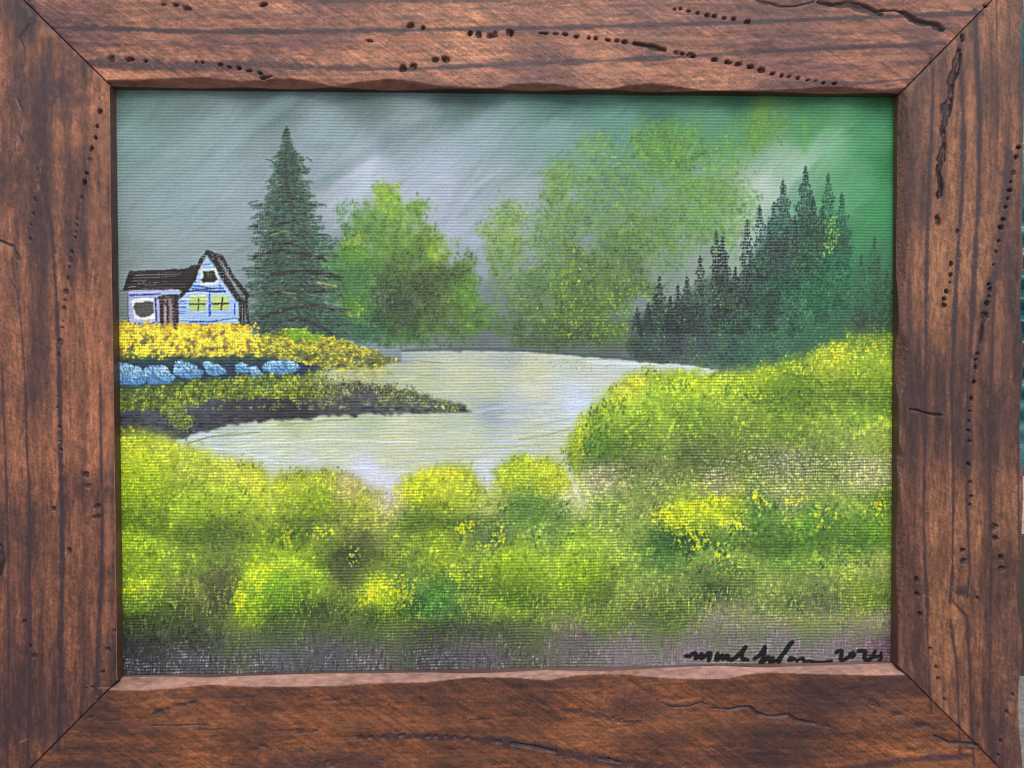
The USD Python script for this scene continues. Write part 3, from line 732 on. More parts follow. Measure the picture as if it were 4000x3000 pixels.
def ellip(lst):
    D = np.zeros((PH, PW), np.float32)
    for cx, cy, rx, ry, a in lst:
        d = np.sqrt(((XX - cx) / rx) ** 2 + ((YY - cy) / ry) ** 2) + 0.16 * CLUMP + 0.08 * CLUMP2
        D = np.maximum(D, a * np.clip((1.15 - d) / 0.55, 0, 1))
    return D


def foliage(dens, n, F, size=(5, 9), asp=0.6, ang=(60, 120), jit=0.16, clump=0.12, alpha=0.8, dry=0.3, hue=8, thick=0.0, mask=None):
    x, y = scatter(dens, n)
    c = at(F, x, y).astype(float)
    k = 1 + clump * at(CLUMP2, x, y) + rng.normal(0, jit, n)
    c = c * k[:, None] + rng.normal(0, hue, (n, 1)) * np.array([0.8, 0.25, -0.8])
    L = rng.uniform(*size, n)
    dabs(x, y, L, L * asp * rng.uniform(.7, 1.2, n), rng.uniform(*ang, n), c, alpha, dry, thick, 2.0, mask)


# --- sky and mist
SKY = field([((260, 215), (86, 124, 116)), ((400, 215), (92, 126, 122)), ((600, 215), (90, 122, 120)), ((800, 215), (86, 116, 112)), ((1000, 215), (76, 110, 106)), ((1200, 215), (66, 108, 98)), ((1400, 215), (56, 104, 86)), ((1600, 215), (56, 108, 82)), ((1750, 215), (48, 108, 74)), ((1920, 215), (30, 96, 58)),
             ((260, 300), (110, 152, 150)), ((450, 300), (122, 156, 160)), ((700, 290), (124, 156, 164)), ((900, 280), (120, 146, 150)), ((1050, 290), (118, 150, 154)), ((1200, 290), (112, 150, 148)), ((1350, 265), (90, 140, 126)), ((1550, 270), (80, 140, 108)), ((1750, 280), (72, 138, 88)), ((1900, 300), (66, 138, 94)), ((1650, 250), (84, 132, 84)),
             ((260, 450), (122, 154, 158)), ((400, 450), (126, 158, 165)), ((500, 450), (130, 160, 168)), ((800, 370), (168, 186, 202)), ((750, 420), (156, 176, 192)), ((850, 300), (120, 146, 156)), ((950, 380), (152, 172, 188)), ((1050, 400), (138, 164, 172)), ((1130, 440), (136, 160, 162)), ((700, 350), (128, 156, 166)),
             ((960, 500), (152, 172, 190)), ((1000, 560), (138, 160, 174)), ((900, 440), (160, 180, 196)), ((1030, 480), (146, 170, 182)), ((1700, 350), (132, 172, 146)), ((1780, 320), (110, 170, 130)), ((1640, 420), (158, 184, 172)), ((1600, 480), (150, 176, 168)), ((1560, 430), (118, 150, 120)), ((1500, 540), (124, 150, 136)), ((1430, 590), (118, 144, 138)), ((1400, 660), (112, 136, 136)),
             ((1850, 400), (80, 148, 106)), ((1910, 450), (60, 138, 88)), ((1900, 560), (60, 118, 84)), ((1850, 520), (62, 128, 86)), ((1925, 350), (44, 120, 72)), ((1800, 440), (84, 146, 104)), ((1720, 440), (104, 154, 128)),
             ((300, 600), (124, 150, 152)), ((255, 560), (112, 140, 138)), ((280, 680), (108, 134, 132)), ((530, 560), (122, 148, 152)), ((540, 660), (104, 132, 128)), ((400, 530), (128, 158, 162)),
             ((1060, 650), (104, 126, 122)), ((1060, 740), (98, 112, 114)), ((1300, 745), (84, 100, 96)), ((1180, 745), (90, 106, 104)), ((1380, 720), (96, 112, 114)), ((700, 560), (120, 146, 152)), ((620, 400), (124, 150, 158))])
SKY[:] = SKY * np.array((1.03, .985, .985), np.float32)
g_ = SKY.mean(-1, keepdims=True)
lf = np.clip((1150 - XX) / 500, 0, 1)[..., None] * .30
SKY[:] = SKY + (g_ * np.array((.955, 1.01, 1.035)) - SKY) * lf
BUF = SKY.copy()
n = 2600
x, y = rng.uniform(230, 1950, n), rng.uniform(180, 790, n)
c = at(SKY, x, y) * (1 + rng.normal(0, 0.085, (n, 1)))
dabs(x, y, rng.uniform(40, 100, n), rng.uniform(8, 24, n), rng.choice([0, -28, -38, -50, -44], n) + rng.normal(0, 8, n), c, 0.30, 0.0, 0.15, 1.2)
for p, w, cc, a in (([(1060, 270), (900, 340), (770, 420)], 50, (156, 178, 192), .07), ([(1080, 300), (960, 360), (880, 420)], 50, (160, 180, 196), .07), ([(800, 345), (790, 400), (740, 470)], 26, (174, 192, 208), .12), ([(640, 200), (520, 280), (420, 420)], 40, (136, 164, 168), .08), ([(980, 240), (840, 300), (690, 400)], 30, (96, 122, 128), .08),
                    ([(1790, 300), (1700, 370), (1600, 480)], 50, (150, 182, 164), .07), ([(1660, 380), (1610, 470)], 40, (172, 194, 186), .08), ([(1760, 330), (1660, 440)], 30, (166, 192, 180), .06), ([(1560, 640), (1420, 740)], 40, (120, 136, 140), .1), ([(1650, 190), (1630, 330)], 30, (112, 140, 60), .10), ([(1740, 260), (1740, 330)], 16, (88, 160, 70), .12), ([(880, 700), (1400, 742)], 18, (92, 104, 108), .1)):
    stroke(p, w, cc, a, step=0.2)
LAB[:] = 1

# --- misty trees in the middle distance
MIST = [(1090, 520, 48, 75, .62), (1205, 400, 42, 65, .62), (1290, 320, 46, 46, .34), (1440, 325, 88, 66, .62), (1330, 440, 110, 110, .42), (1490, 440, 95, 100, .48), (1250, 620, 120, 120, .74), (1340, 580, 95, 100, .62), (1140, 650, 64, 90, .5), (1240, 705, 130, 52, .72), (1560, 345, 60, 60, .32), (1640, 280, 46, 56, .30), (1210, 500, 80, 80, .55), (1380, 520, 90, 80, .55), (1560, 470, 70, 90, .42), (1300, 400, 60, 60, .3)]
D = ellip(MIST)
FM = np.array((.86, .97, .84), np.float32) * field([((1090, 500), (128, 152, 74)), ((1080, 570), (126, 150, 80)), ((1200, 380), (118, 148, 74)), ((1200, 450), (112, 140, 76)), ((1290, 310), (126, 158, 88)), ((1440, 300), (112, 150, 68)), ((1460, 370), (106, 144, 70)), ((1330, 440), (112, 140, 80)), ((1500, 460), (106, 146, 76)), ((1250, 560), (98, 122, 66)), ((1250, 640), (94, 118, 60)), ((1340, 580), (90, 112, 62)), ((1380, 500), (102, 132, 64)), ((1150, 640), (100, 124, 74)), ((1240, 720), (76, 94, 62)), ((1120, 720), (84, 104, 72)), ((1560, 340), (112, 152, 84)), ((1340, 680), (92, 120, 52)), ((1640, 280), (108, 150, 66))])
BUF += (gaussian_filter(D, 7) * 0.55)[..., None] * (FM - BUF)
foliage(gaussian_filter(D, 4), 14000, FM, (6, 13), 0.55, (70, 110), 0.10, 0.08, 0.45, 0.3, 8)
foliage(np.clip(D - .35, 0, 1), 3500, FM * 0.72, (5, 9), 0.55, (60, 120), 0.12, 0.1, 0.42, 0.45, 6)
sp = np.clip(D, 0, 1) * np.clip(CLUMP * 0.8 + 0.2, 0, 1)
foliage(sp, 2600, FM * 0 + np.array((134, 158, 60), np.float32), (5, 10), 0.45, (80, 100), 0.12, 0.05, 0.42, 0.5, 8)
foliage(ellip([(1270, 690, 110, 50, .8), (1350, 650, 60, 50, .7), (1230, 590, 60, 60, .4), (1100, 480, 40, 50, .5)]), 450, FM * 0 + np.array((140, 172, 44), np.float32), (4, 8), 0.6, (50, 130), 0.12, 0.05, 0.75, 0.3, 10)
LAB[D > 0.3] = 2
LAB[(D > 0.3) & (XX < 1136)] = 3

# --- rounded leafy tree beside the spruce
TA = [(832, 440, 40, 48, .9), (832, 500, 92, 86, .95), (870, 590, 140, 110, 1), (950, 630, 92, 84, 1), (1000, 670, 52, 70, .95), (780, 590, 90, 100, 1), (880, 690, 175, 76, 1), (935, 560, 26, 34, .6), (780, 700, 90, 60, .9)]
D = ellip(TA) * np.clip((752 - YY) / 14, 0, 1)
FA = np.array((.84, .97, .86), np.float32) * field([((830, 415), (146, 168, 58)), ((850, 450), (128, 154, 62)), ((790, 480), (102, 130, 66)), ((740, 510), (86, 116, 84)), ((850, 520), (112, 138, 62)), ((900, 560), (94, 116, 58)), ((760, 530), (108, 142, 60)), ((760, 600), (76, 112, 68)), ((850, 600), (84, 104, 54)), ((910, 610), (74, 78, 52)), ((960, 590), (80, 92, 52)), ((940, 650), (82, 90, 54)), ((1010, 640), (106, 138, 56)), ((1020, 690), (100, 124, 66)), ((850, 650), (60, 74, 58)), ((870, 690), (74, 88, 56)), ((770, 670), (92, 128, 56)), ((800, 710), (58, 94, 66)), ((880, 730), (82, 104, 60)), ((960, 730), (88, 104, 66)), ((960, 690), (92, 110, 62)), ((740, 720), (58, 86, 74)), ((945, 545), (138, 158, 46))])
BUF += (gaussian_filter(D, 3) * 0.75)[..., None] * (FA - BUF)
foliage(gaussian_filter(D, 3), 9000, FA, (5, 11), 0.55, (50, 130), 0.12, 0.1, 0.6, 0.28, 7)
foliage(ellip([(870, 640, 100, 80, 1), (930, 610, 60, 60, 1)]), 1100, FA * 0 + np.array((46, 48, 46), np.float32), (4, 7), 0.6, (60, 120), 0.2, 0.05, 0.6, 0.45, 5)
foliage(np.clip(D, 0, 1) * np.clip(CLUMP + .2, 0, 1), 400, FA * 0 + np.array((100, 138, 54), np.float32), (4, 8), 0.55, (60, 120), 0.12, 0.05, 0.6, 0.4, 9)
foliage(ellip([(832, 420, 34, 34, 1), (758, 525, 36, 22, 1), (940, 545, 16, 26, .8), (770, 668, 20, 16, 1)]), 260, FA * 0 + np.array((142, 168, 50), np.float32), (5, 9), 0.6, (60, 120), 0.1, 0.05, 0.75, 0.3, 8)
LAB[(D > 0.4)] = 4

# --- far conifer grove at the right


def G_(pts):
    a = np.array(pts, float)
    return a * .5226 + [1327.2, 331.8]


base = poly(G_([(55, 830), (90, 690), (150, 650), (185, 600), (250, 640), (330, 560), (380, 520), (440, 450), (510, 540), (560, 420), (610, 360), (660, 280), (700, 250), (745, 320), (790, 200), (850, 320), (890, 250), (960, 300), (980, 440), (1060, 430), (1145, 470), (1145, 790), (900, 860), (600, 890), (300, 875), (60, 850)]), 4, 5)
FG = field([(tuple(G_([p])[0]), c) for p, c in [((100, 780), (40, 58, 52)), ((180, 650), (42, 56, 54)), ((250, 740), (40, 48, 48)), ((330, 600), (46, 60, 58)), ((420, 440), (42, 48, 50)), ((450, 380), (36, 62, 62)), ((480, 600), (40, 46, 48)), ((550, 380), (36, 62, 66)), ((560, 480), (36, 48, 54)), ((600, 620), (36, 62, 56)), ((690, 160), (46, 82, 82)), ((690, 280), (40, 76, 78)), ((720, 400), (46, 58, 56)), ((790, 130), (30, 70, 64)), ((800, 300), (40, 62, 58)), ((700, 560), (36, 76, 62)), ((880, 150), (36, 92, 70)), ((880, 330), (50, 72, 56)), ((940, 260), (44, 92, 76)), ((950, 480), (38, 92, 68)), ((850, 600), (36, 86, 62)), ((1040, 520), (58, 96, 70)), ((1100, 620), (52, 82, 60)), ((1050, 720), (54, 62, 56)), ((900, 730), (42, 74, 56)), ((700, 760), (38, 70, 56)), ((500, 780), (38, 62, 54)), ((300, 850), (46, 60, 60)), ((600, 850), (40, 76, 60)), ((1140, 760), (46, 62, 48))]])
BUF += (gaussian_filter(base, 4) * 0.66)[..., None] * (FG * 1.1 - BUF)
CON = [(185, 512, 60), (230, 590, 50), (300, 512, 62), (262, 545, 34), (355, 425, 40), (420, 322, 36), (447, 345, 92), (500, 470, 50), (550, 276, 52), (600, 215, 40), (640, 290, 50), (698, 110, 96), (660, 200, 50), (745, 260, 60), (790, 55, 80), (820, 180, 60), (883, 82, 64), (860, 220, 50), (940, 165, 70), (1020, 420, 60), (1075, 345, 40), (1090, 430, 60), (1125, 480, 50), (140, 620, 50), (95, 640, 40), (110, 720, 60)]
for gx_, gy_, gw in CON:
    ax, ay = G_([(gx_, gy_)])[0]
    hgt = min(250, 720 - ay)
    k = int(hgt * gw / 14)
    t = rng.random(k) ** 0.75
    yv = ay + t * hgt
    hw = np.minimum(gw * .5226 * .62, 1.8 + t * hgt * .26) * (0.8 + .25 * np.sin(t * 40))
    xv = ax + rng.uniform(-1, 1, k) * hw
    c = at(FG, xv, yv) * 0.86 * (1 + rng.normal(0, .15, (k, 1)))
    faint = 0.45 if gx_ > 1000 else 0.75 if gx_ > 860 else 0.9
    dabs(xv, yv, rng.uniform(4, 8, k), rng.uniform(2.4, 4.2, k), rng.uniform(70, 110, k), c, faint, 0.34, 0.1)
    stroke([(ax, ay - 2), (ax + .5, ay + 22)], [2.0, 3.4], at(FG, np.array([ax]), np.array([ay + 30.]))[0] * .7, faint, 0.2)
foliage(base, 4200, FG, (4, 9), 0.45, (75, 105), 0.2, 0.12, 0.6, 0.42, 7)
foliage(base * np.clip(-CLUMP + .1, 0, 1) * (XX < 1720), 1500, FG * 0 + np.array((36, 36, 42), np.float32), (4, 8), 0.5, (70, 110), 0.15, 0, 0.5, 0.4, 4)
foliage(base * np.clip(CLUMP + .4, 0, 1.5), 2000, FG * 0 + np.array((92, 146, 84), np.float32), (4, 7), 0.5, (75, 105), 0.14, 0.05, 0.65, 0.42, 12)
foliage(base * (YY > 520) * (XX > 1500), 2600, FG * 0 + np.array((62, 122, 84), np.float32), (4, 9), 0.4, (80, 100), 0.16, 0.05, 0.5, 0.42, 8)
foliage(base * poly(G_([(870, 240), (930, 240), (920, 400), (860, 430)]), 3), 90, FG * 0 + np.array((126, 184, 84), np.float32), (5, 9), 0.5, (75, 105), 0.1, 0, 0.8, 0.3, 8)
cx = np.array([c[0] for c in CON]); cy = np.array([c[1] for c in CON])
CXO, CYO = G_(np.stack([cx, cy], 1)).T
near = np.argmin(np.abs(XX[..., None] - CXO[[0, 2, 4, 6, 8, 11, 14, 16, 18, 21]]), -1)
LAB = np.where(base > .45, 10 + near, LAB).astype(np.int16)

# --- tall spruce


def S_(pts):
    return np.array(pts, float) * .5523 + [497.7, 248.9]


prof = np.array([(38, 217, 219), (70, 212, 223), (100, 206, 230), (130, 192, 246), (165, 172, 276), (200, 166, 286), (240, 166, 284), (280, 158, 300), (310, 146, 312), (340, 116, 336), (390, 118, 348), (430, 108, 352), (480, 104, 360), (540, 100, 366), (600, 92, 392), (660, 88, 410), (720, 88, 424), (780, 84, 446), (840, 80, 480), (890, 80, 500)], float)
trunk = 222.0
k = 7000
t = rng.random(k)
ysp = 45 + 835 * t ** 0.62
lo, hi = np.interp(ysp, prof[:, 0], prof[:, 1]), np.interp(ysp, prof[:, 0], prof[:, 2])
s = rng.uniform(-1, 1, k)
s = np.sign(s) * np.abs(s) ** 0.75
rag = nz((1, 1200), 0, 5, 77)[0], nz((1, 1200), 0, 5, 78)[0]
rg = np.where(s < 0, np.interp(ysp, np.arange(1200), rag[0]), np.interp(ysp, np.arange(1200), rag[1]))
tier = 1.0 + 0.17 * rg + rng.normal(0, .10, k)
spm = poly(S_([(trunk - (trunk - q[1]) * .72, q[0]) for q in prof] + [(trunk + (q[2] - trunk) * .72, q[0]) for q in prof[::-1]]), 6, 4)
BUF += (spm * .7)[..., None] * (np.array((58, 78, 70)) - BUF)
xsp = np.where(s < 0, trunk + s * (trunk - lo) * tier, trunk + s * (hi - trunk) * tier)
ysp2 = ysp + np.abs(s) * 14 - 6
order = rng.permutation(k)
PAL = np.array([(46, 76, 62), (58, 90, 70), (44, 68, 74), (70, 92, 64), (58, 50, 48), (38, 56, 56), (88, 112, 88), (58, 84, 92)], float)
c = PAL[rng.choice(8, k, p=[.2, .2, .14, .14, .08, .12, .06, .06])]
edge = np.abs(s) > .8
c = np.where(edge[:, None], c * 0.8 + np.array((84, 120, 100)) * .25, c)
xo, yo = S_(np.stack([xsp, ysp2], 1)).T
dabs(xo, yo, rng.uniform(7, 15, k), rng.uniform(3, 6.5, k), np.sign(s) * rng.uniform(-12, 50, k), c * (1 + rng.normal(0, .1, (k, 1))), 0.85, 0.25, 0.2)
for p, w in (([(90, 555), (140, 540), (200, 530), (300, 545), (375, 568)], 8), ([(160, 625), (230, 612), (300, 610), (430, 642)], 10), ([(300, 610), (380, 618), (430, 635)], 9), ([(150, 700), (230, 688), (330, 690), (424, 686)], 7), ([(120, 795), (180, 772), (230, 757), (330, 742), (450, 766)], 9), ([(230, 802), (290, 800), (340, 822), (404, 856)], 9), ([(170, 505), (230, 500), (290, 520)], 8), ([(180, 430), (250, 412), (300, 440)], 6), ([(130, 470), (190, 450)], 4), ([(190, 340), (260, 330), (320, 350)], 6), ([(280, 545), (350, 552), (372, 570)], 9), ([(260, 470), (330, 478)], 5)):
    stroke(S_(p), np.linspace(w * .95, w * .7, len(p)), (50, 44, 42), .7, .3, .2, jit=.12)
stroke(S_([(217, 44), (219, 110), (214, 190), (222, 280), (236, 340)]), [2, 3.5, 8, 11, 14], (56, 54, 46), .55, .4, .2, jit=.15)
for p in ([(80, 340), (110, 335)], [(140, 172), (165, 180)], [(90, 405), (104, 398)], [(80, 435), (92, 428)], [(70, 345), (84, 350)], [(300, 165), (316, 178)]):
    stroke(S_(p), 3.4, (52, 92, 70), .85, .1)
k = 520
j = rng.integers(0, len(xo), k)
j = j[(ysp[j] > 230)]
dabs(xo[j], yo[j], rng.uniform(5, 11, len(j)), 2.4, np.sign(s[j]) * 24, np.array([(134, 146, 96), (126, 134, 98), (96, 124, 98), (150, 142, 92)], float)[rng.integers(0, 4, len(j))], .6, .45)
for p, cc in (([(160, 470), (210, 452), (240, 462)], (122, 146, 92)), ([(340, 655), (380, 660), (415, 670)], (170, 160, 96)), ([(130, 455), (190, 448)], (104, 132, 84)), ([(300, 700), (360, 712)], (100, 120, 80)), ([(200, 690), (260, 700)], (110, 124, 80))):
    stroke(S_(p), 4, cc, .6, .4)
lo, hi = np.interp((YY - 248.9) / .5523, prof[:, 0], prof[:, 1]), np.interp((YY - 248.9) / .5523, prof[:, 0], prof[:, 2])
sx_ = (XX - 497.7) / .5523
LAB[(sx_ > lo) & (sx_ < hi) & (YY > 270) & (YY < 742)] = 5

# --- water
wat = poly([(868, 757), (1000, 757), (1100, 758), (1200, 764), (1300, 774), (1400, 783), (1490, 790), (1550, 800), (1500, 830), (1400, 860), (1330, 960), (1320, 1120), (380, 1120), (380, 950), (420, 938), (520, 908), (700, 880), (690, 830), (640, 815), (700, 800), (780, 795), (868, 785)], 1.2, 1.6)
FWt = field([((880, 765), (150, 166, 168)), ((1000, 765), (176, 186, 176)), ((1100, 765), (166, 176, 172)), ((1250, 785), (182, 192, 176)), ((1400, 792), (196, 208, 216)), ((1530, 800), (206, 218, 226)), ((900, 790), (178, 186, 160)), ((1000, 800), (190, 196, 166)), ((1150, 800), (194, 200, 172)), ((1280, 810), (192, 200, 192)), ((800, 810), (168, 176, 136)), ((900, 820), (176, 188, 152)), ((1050, 840), (180, 190, 164)), ((1150, 850), (196, 202, 184)), ((1250, 850), (194, 208, 222)), ((1060, 885), (150, 164, 172)), ((1120, 880), (176, 188, 190)), ((1200, 900), (186, 198, 196)), ((1240, 880), (196, 210, 228)), ((1000, 912), (176, 188, 164)), ((800, 905), (172, 186, 156)), ((620, 910), (168, 182, 142)), ((500, 925), (166, 182, 166)), ((430, 950), (188, 202, 206)), ((520, 950), (198, 208, 196)), ((600, 935), (192, 204, 176)), ((700, 940), (190, 200, 170)), ((850, 940), (192, 200, 172)), ((1000, 940), (190, 200, 174)), ((1150, 940), (186, 196, 172)), ((1200, 965), (186, 194, 168)), ((700, 980), (190, 200, 172)), ((560, 985), (192, 204, 196)), ((850, 985), (192, 198, 168)), ((1000, 985), (188, 196, 176)), ((680, 1010), (200, 208, 222)), ((800, 1030), (204, 210, 232)), ((850, 1060), (204, 208, 230)), ((1050, 1030), (198, 206, 226)), ((1120, 980), (188, 200, 200)), ((1240, 990), (196, 206, 228)), ((1290, 1000), (200, 208, 230)), ((1260, 1060), (206, 210, 224)), ((1300, 940), (196, 208, 228))])
BUF += (wat * 0.94)[..., None] * (FWt - BUF)
n = 1500
x, y = scatter(wat, n)
c = at(FWt, x, y) * (1 + rng.normal(0, .05, (n, 1))) + rng.normal(0, 7, (n, 1)) * np.array((1, .5, -1.4))
dabs(x, y, rng.uniform(26, 80, n), rng.uniform(2.4, 6, n), np.where(x < 700, rng.normal(-7, 3, n), np.where(x > 1150, rng.normal(-4, 5, n), rng.normal(-1, 3, n))), c, .55, 0.0, 0.35, 1.6, mask=wat)
for p, w, cc in (([(425, 948), (470, 925), (540, 912), (700, 896)], 3, (182, 194, 206)), ([(404, 958), (450, 944), (560, 934)], 2.4, (120, 140, 96)), ([(870, 757), (1000, 756), (1090, 757), (1200, 762)], 2, (72, 84, 88)), ([(1270, 783), (1400, 786), (1500, 793), (1552, 802)], 4, (206, 218, 234)), ([(560, 905), (700, 892), (850, 890), (1010, 890)], 3, (92, 104, 108)), ([(600, 918), (760, 905)], 3, (146, 166, 124)), ([(860, 782), (900, 780), (960, 784)], 2, (112, 130, 132)), ([(410, 962), (520, 975), (600, 1000)], 6, (198, 210, 218)), ([(1020, 890), (1080, 880), (1180, 870)], 7, (168, 182, 196)), ([(560, 960), (700, 950), (900, 955)], 4, (210, 214, 200)), ([(1120, 950), (1180, 940), (1230, 925)], 4, (168, 172, 128)), ([(1150, 920), (1230, 905)], 3, (160, 166, 140)), ([(900, 970), (1040, 968), (1180, 960)], 4, (176, 182, 140)), ([(700, 880), (760, 878)], 3, (150, 168, 120))):
    stroke(p, w, cc, .6, 0.0, .3, mask=wat)
k = 60
x = rng.uniform(1100, 1480, k)
dabs(x, 772 + (x - 1100) * .04 + rng.uniform(0, 22, k), 6, 1.6, rng.uniform(70, 120, k), (96, 116, 92), .6, .2)
LAB[wat > .5] = 6
stroke([(870, 757), (1000, 754), (1100, 755), (1300, 770), (1420, 780)], 5, (76, 90, 92), .5, .2)

# --- left bank: flowers, stones, grass, dark rocky point


def B_(pts):
    return np.array(pts, float) * .34836 + [243.3, 685.7]


dk = poly([(236, 740), (700, 745), (760, 775), (700, 805), (560, 845), (236, 850)], 2, 3)
BUF += (dk * .9)[..., None] * (np.array((56, 76, 70)) - BUF)
stone_bg = poly([(236, 778), (640, 776), (690, 795), (640, 815), (236, 832)], 2, 3)
BUF += (stone_bg * .9)[..., None] * (np.array((44, 58, 80)) - BUF)
LAB[dk > .5] = 7
fl = poly([(236, 698), (330, 704), (430, 703), (480, 696), (528, 700), (545, 722), (560, 728), (600, 716), (640, 712), (690, 722), (740, 735), (800, 758), (862, 783), (800, 795), (720, 797), (640, 778), (590, 770), (500, 768), (400, 772), (300, 770), (236, 772)], 2.0, 2)
low = fl * np.clip((YY - 750 - 8 * CLUMP) / 12, 0, 1)
FF = field([((260, 720), (184, 150, 62)), ((400, 725), (178, 140, 70)), ((520, 725), (170, 132, 70)), ((600, 745), (168, 150, 64)), ((700, 745), (160, 150, 64)), ((800, 775), (120, 122, 66)), ((300, 765), (110, 112, 66)), ((480, 765), (150, 118, 74)), ((640, 720), (120, 146, 52))])
BUF += (fl * .8)[..., None] * (FF - BUF)
foliage(fl, 900, FF * 0 + np.array((178, 120, 74), np.float32), (5, 9), .6, (0, 180), .18, .1, .7, .2, 10)
foliage(fl * (YY > 735), 420, FF * 0 + np.array((94, 116, 92), np.float32), (6, 12), .5, (-20, 20), .15, .1, .7, .1, 8)
foliage(fl, 1100, FF * 0 + np.array((128, 146, 62), np.float32), (5, 9), .6, (60, 120), .15, .1, .7, .2, 10)
fy = fl * np.clip(0.75 + .5 * CLUMP2, 0.05, 1) * (1 - .75 * low) * np.clip((880 - XX) / 150, .25, 1)
foliage(fy, 3600, FF * 0 + np.array((224, 208, 62), np.float32), (5, 9), .6, (0, 180), .12, .05, .9, .12, 14, 0.5)
foliage(fy * (CLUMP2 > .2), 700, FF * 0 + np.array((246, 230, 74), np.float32), (4, 7), .6, (0, 180), .06, 0, .95, .05, 10, 0.6)
foliage(fl * (XX > 560), 1300, FF * 0 + np.array((70, 88, 54), np.float32), (5, 10), .45, (0, 40), .15, .1, .6, .35, 8)
foliage(poly([(600, 716), (640, 711), (700, 722), (690, 735), (620, 728)], 2, 3), 200, FF * 0 + np.array((110, 156, 44), np.float32), (5, 9), .6, (40, 140), .12, 0, .8, .1, 9)
foliage(poly([(240, 770), (560, 772), (560, 786), (240, 780)], 2, 3), 300, FF * 0 + np.array((58, 84, 60), np.float32), (6, 12), .5, (-15, 15), .15, .1, .7, .1, 6)
LAB[fl > .5] = 8
STONES = [[(0, 290), (60, 282), (150, 305), (190, 335), (196, 400), (150, 415), (40, 412), (0, 400)], [(205, 320), (250, 300), (330, 300), (352, 330), (385, 380), (340, 408), (230, 410), (205, 370)], [(392, 280), (430, 272), (500, 290), (560, 340), (545, 370), (450, 378), (385, 350)], [(560, 285), (600, 275), (690, 310), (700, 340), (640, 362), (590, 350)], [(762, 290), (800, 278), (840, 300), (850, 340), (800, 345), (765, 330)], [(850, 310), (890, 305), (930, 350), (925, 378), (870, 385)], [(930, 300), (980, 272), (1060, 265), (1140, 280), (1160, 310), (1110, 345), (1000, 352), (940, 330)]]
for q, S in enumerate(STONES):
    P_ = B_(S)
    m = poly((P_ - P_.mean(0)) * 1.08 + P_.mean(0), 1, 1)
    BUF += (m * .85)[..., None] * (np.array((74, 122, 164)) - BUF)
    k = int(m.sum() / 9)
    x, y = scatter(m, k)
    top = np.clip((P_[:, 1].max() - y) / (np.ptp(P_[:, 1])), 0, 1)[:, None]
    c = np.array((88, 140, 190)) * (1 - top) + np.array((170, 212, 238)) * top
    c = c * (1 + rng.normal(0, .16, (k, 1)))
    dabs(x, y, rng.uniform(8, 16, k), rng.uniform(2, 3.4, k), (60 if q < 3 else 40) + rng.normal(0, 25, k), c, .8, .12, .4, mask=np.clip(m * 1.5, 0, 1))
    k = int(m.sum() / 40)
    x, y = scatter(m * (YY < P_[:, 1].mean() + 3), k)
    dabs(x, y, rng.uniform(5, 10, k), 2, 60 + rng.normal(0, 30, k), (196, 222, 238), .85, .15, .5)
    LAB[m > .5] = 30 + q
FGr = field([((260, 850), (116, 140, 54)), ((400, 845), (118, 142, 50)), ((520, 830), (132, 152, 54)), ((640, 825), (136, 152, 56)), ((700, 840), (124, 136, 62)), ((560, 815), (120, 146, 60)), ((330, 875), (110, 130, 56))])
gr = poly([(236, 842), (330, 838), (420, 824), (520, 815), (640, 812), (700, 806), (700, 826), (740, 838), (700, 858), (560, 860), (480, 858), (380, 880), (300, 886), (236, 884)], 2.5, 3)
rock = poly([(236, 866), (300, 860), (380, 850), (470, 846), (560, 846), (640, 838), (720, 826), (800, 830), (880, 842), (950, 862), (1000, 876), (1020, 888), (940, 892), (820, 893), (700, 898), (600, 906), (520, 914), (440, 932), (400, 944), (236, 942)], 2, 2.5)
FR_ = field([((260, 890), (70, 78, 90)), ((260, 930), (46, 46, 58)), ((340, 920), (70, 76, 84)), ((420, 860), (78, 84, 92)), ((430, 900), (64, 66, 76)), ((520, 870), (62, 60, 66)), ((620, 880), (52, 48, 54)), ((720, 870), (60, 60, 66)), ((800, 870), (72, 74, 82)), ((900, 880), (78, 84, 90)), ((980, 882), (66, 74, 66)), ((650, 900), (46, 46, 52)), ((700, 845), (84, 88, 94)), ((850, 845), (82, 92, 72))])
BUF += (rock * .92)[..., None] * (FR_ - BUF)
foliage(rock, 1500, FR_, (6, 14), .4, (-20, 20), .2, .15, .6, .35, 3, .2)
foliage(rock * np.clip(CLUMP2 + .1, 0, 1) * (YY < 884), 420, FR_ * 0 + np.array((146, 154, 170), np.float32), (5, 10), .35, (35, 100), .15, .05, .5, .45, 3)
foliage(gaussian_filter(rock, 4) * (YY < 885) * np.clip(CLUMP2 + .3, 0, 1), 900, FGr * .85, (4, 8), .5, (60, 120), .22, .12, .7, .3, 10)
foliage(rock * ((XX > 770) | (YY > 895)) * (YY > 880), 200, FR_ * 0 + np.array((40, 40, 46), np.float32), (8, 16), .35, (-8, 8), .1, 0, .6, .2, 3)
LAB[rock > .5] = 9
BUF += (gr * .6)[..., None] * (FGr * .72 - BUF)
foliage(gr, 2600, FGr, (4, 8), .55, (60, 120), .2, .12, .8, .25, 12, .2)
foliage(gr * (CLUMP2 > .3), 500, FGr * 0 + np.array((176, 180, 60), np.float32), (4, 7), .6, (60, 120), .12, 0, .85, .2, 12, .3)
foliage(gr, 600, FGr * .5, (4, 8), .55, (60, 120), .2, .12, .7, .25, 5)
gp = poly([(340, 868), (380, 870), (420, 900), (412, 926), (380, 925), (350, 905)], 3, 4)
foliage(gp, 420, FGr, (4, 8), .55, (60, 120), .18, .12, .85, .2, 12, .2)
pt = poly([(690, 812), (760, 822), (860, 834), (920, 852), (1000, 878), (960, 886), (880, 868), (780, 846), (690, 850)], 2.5, 4)
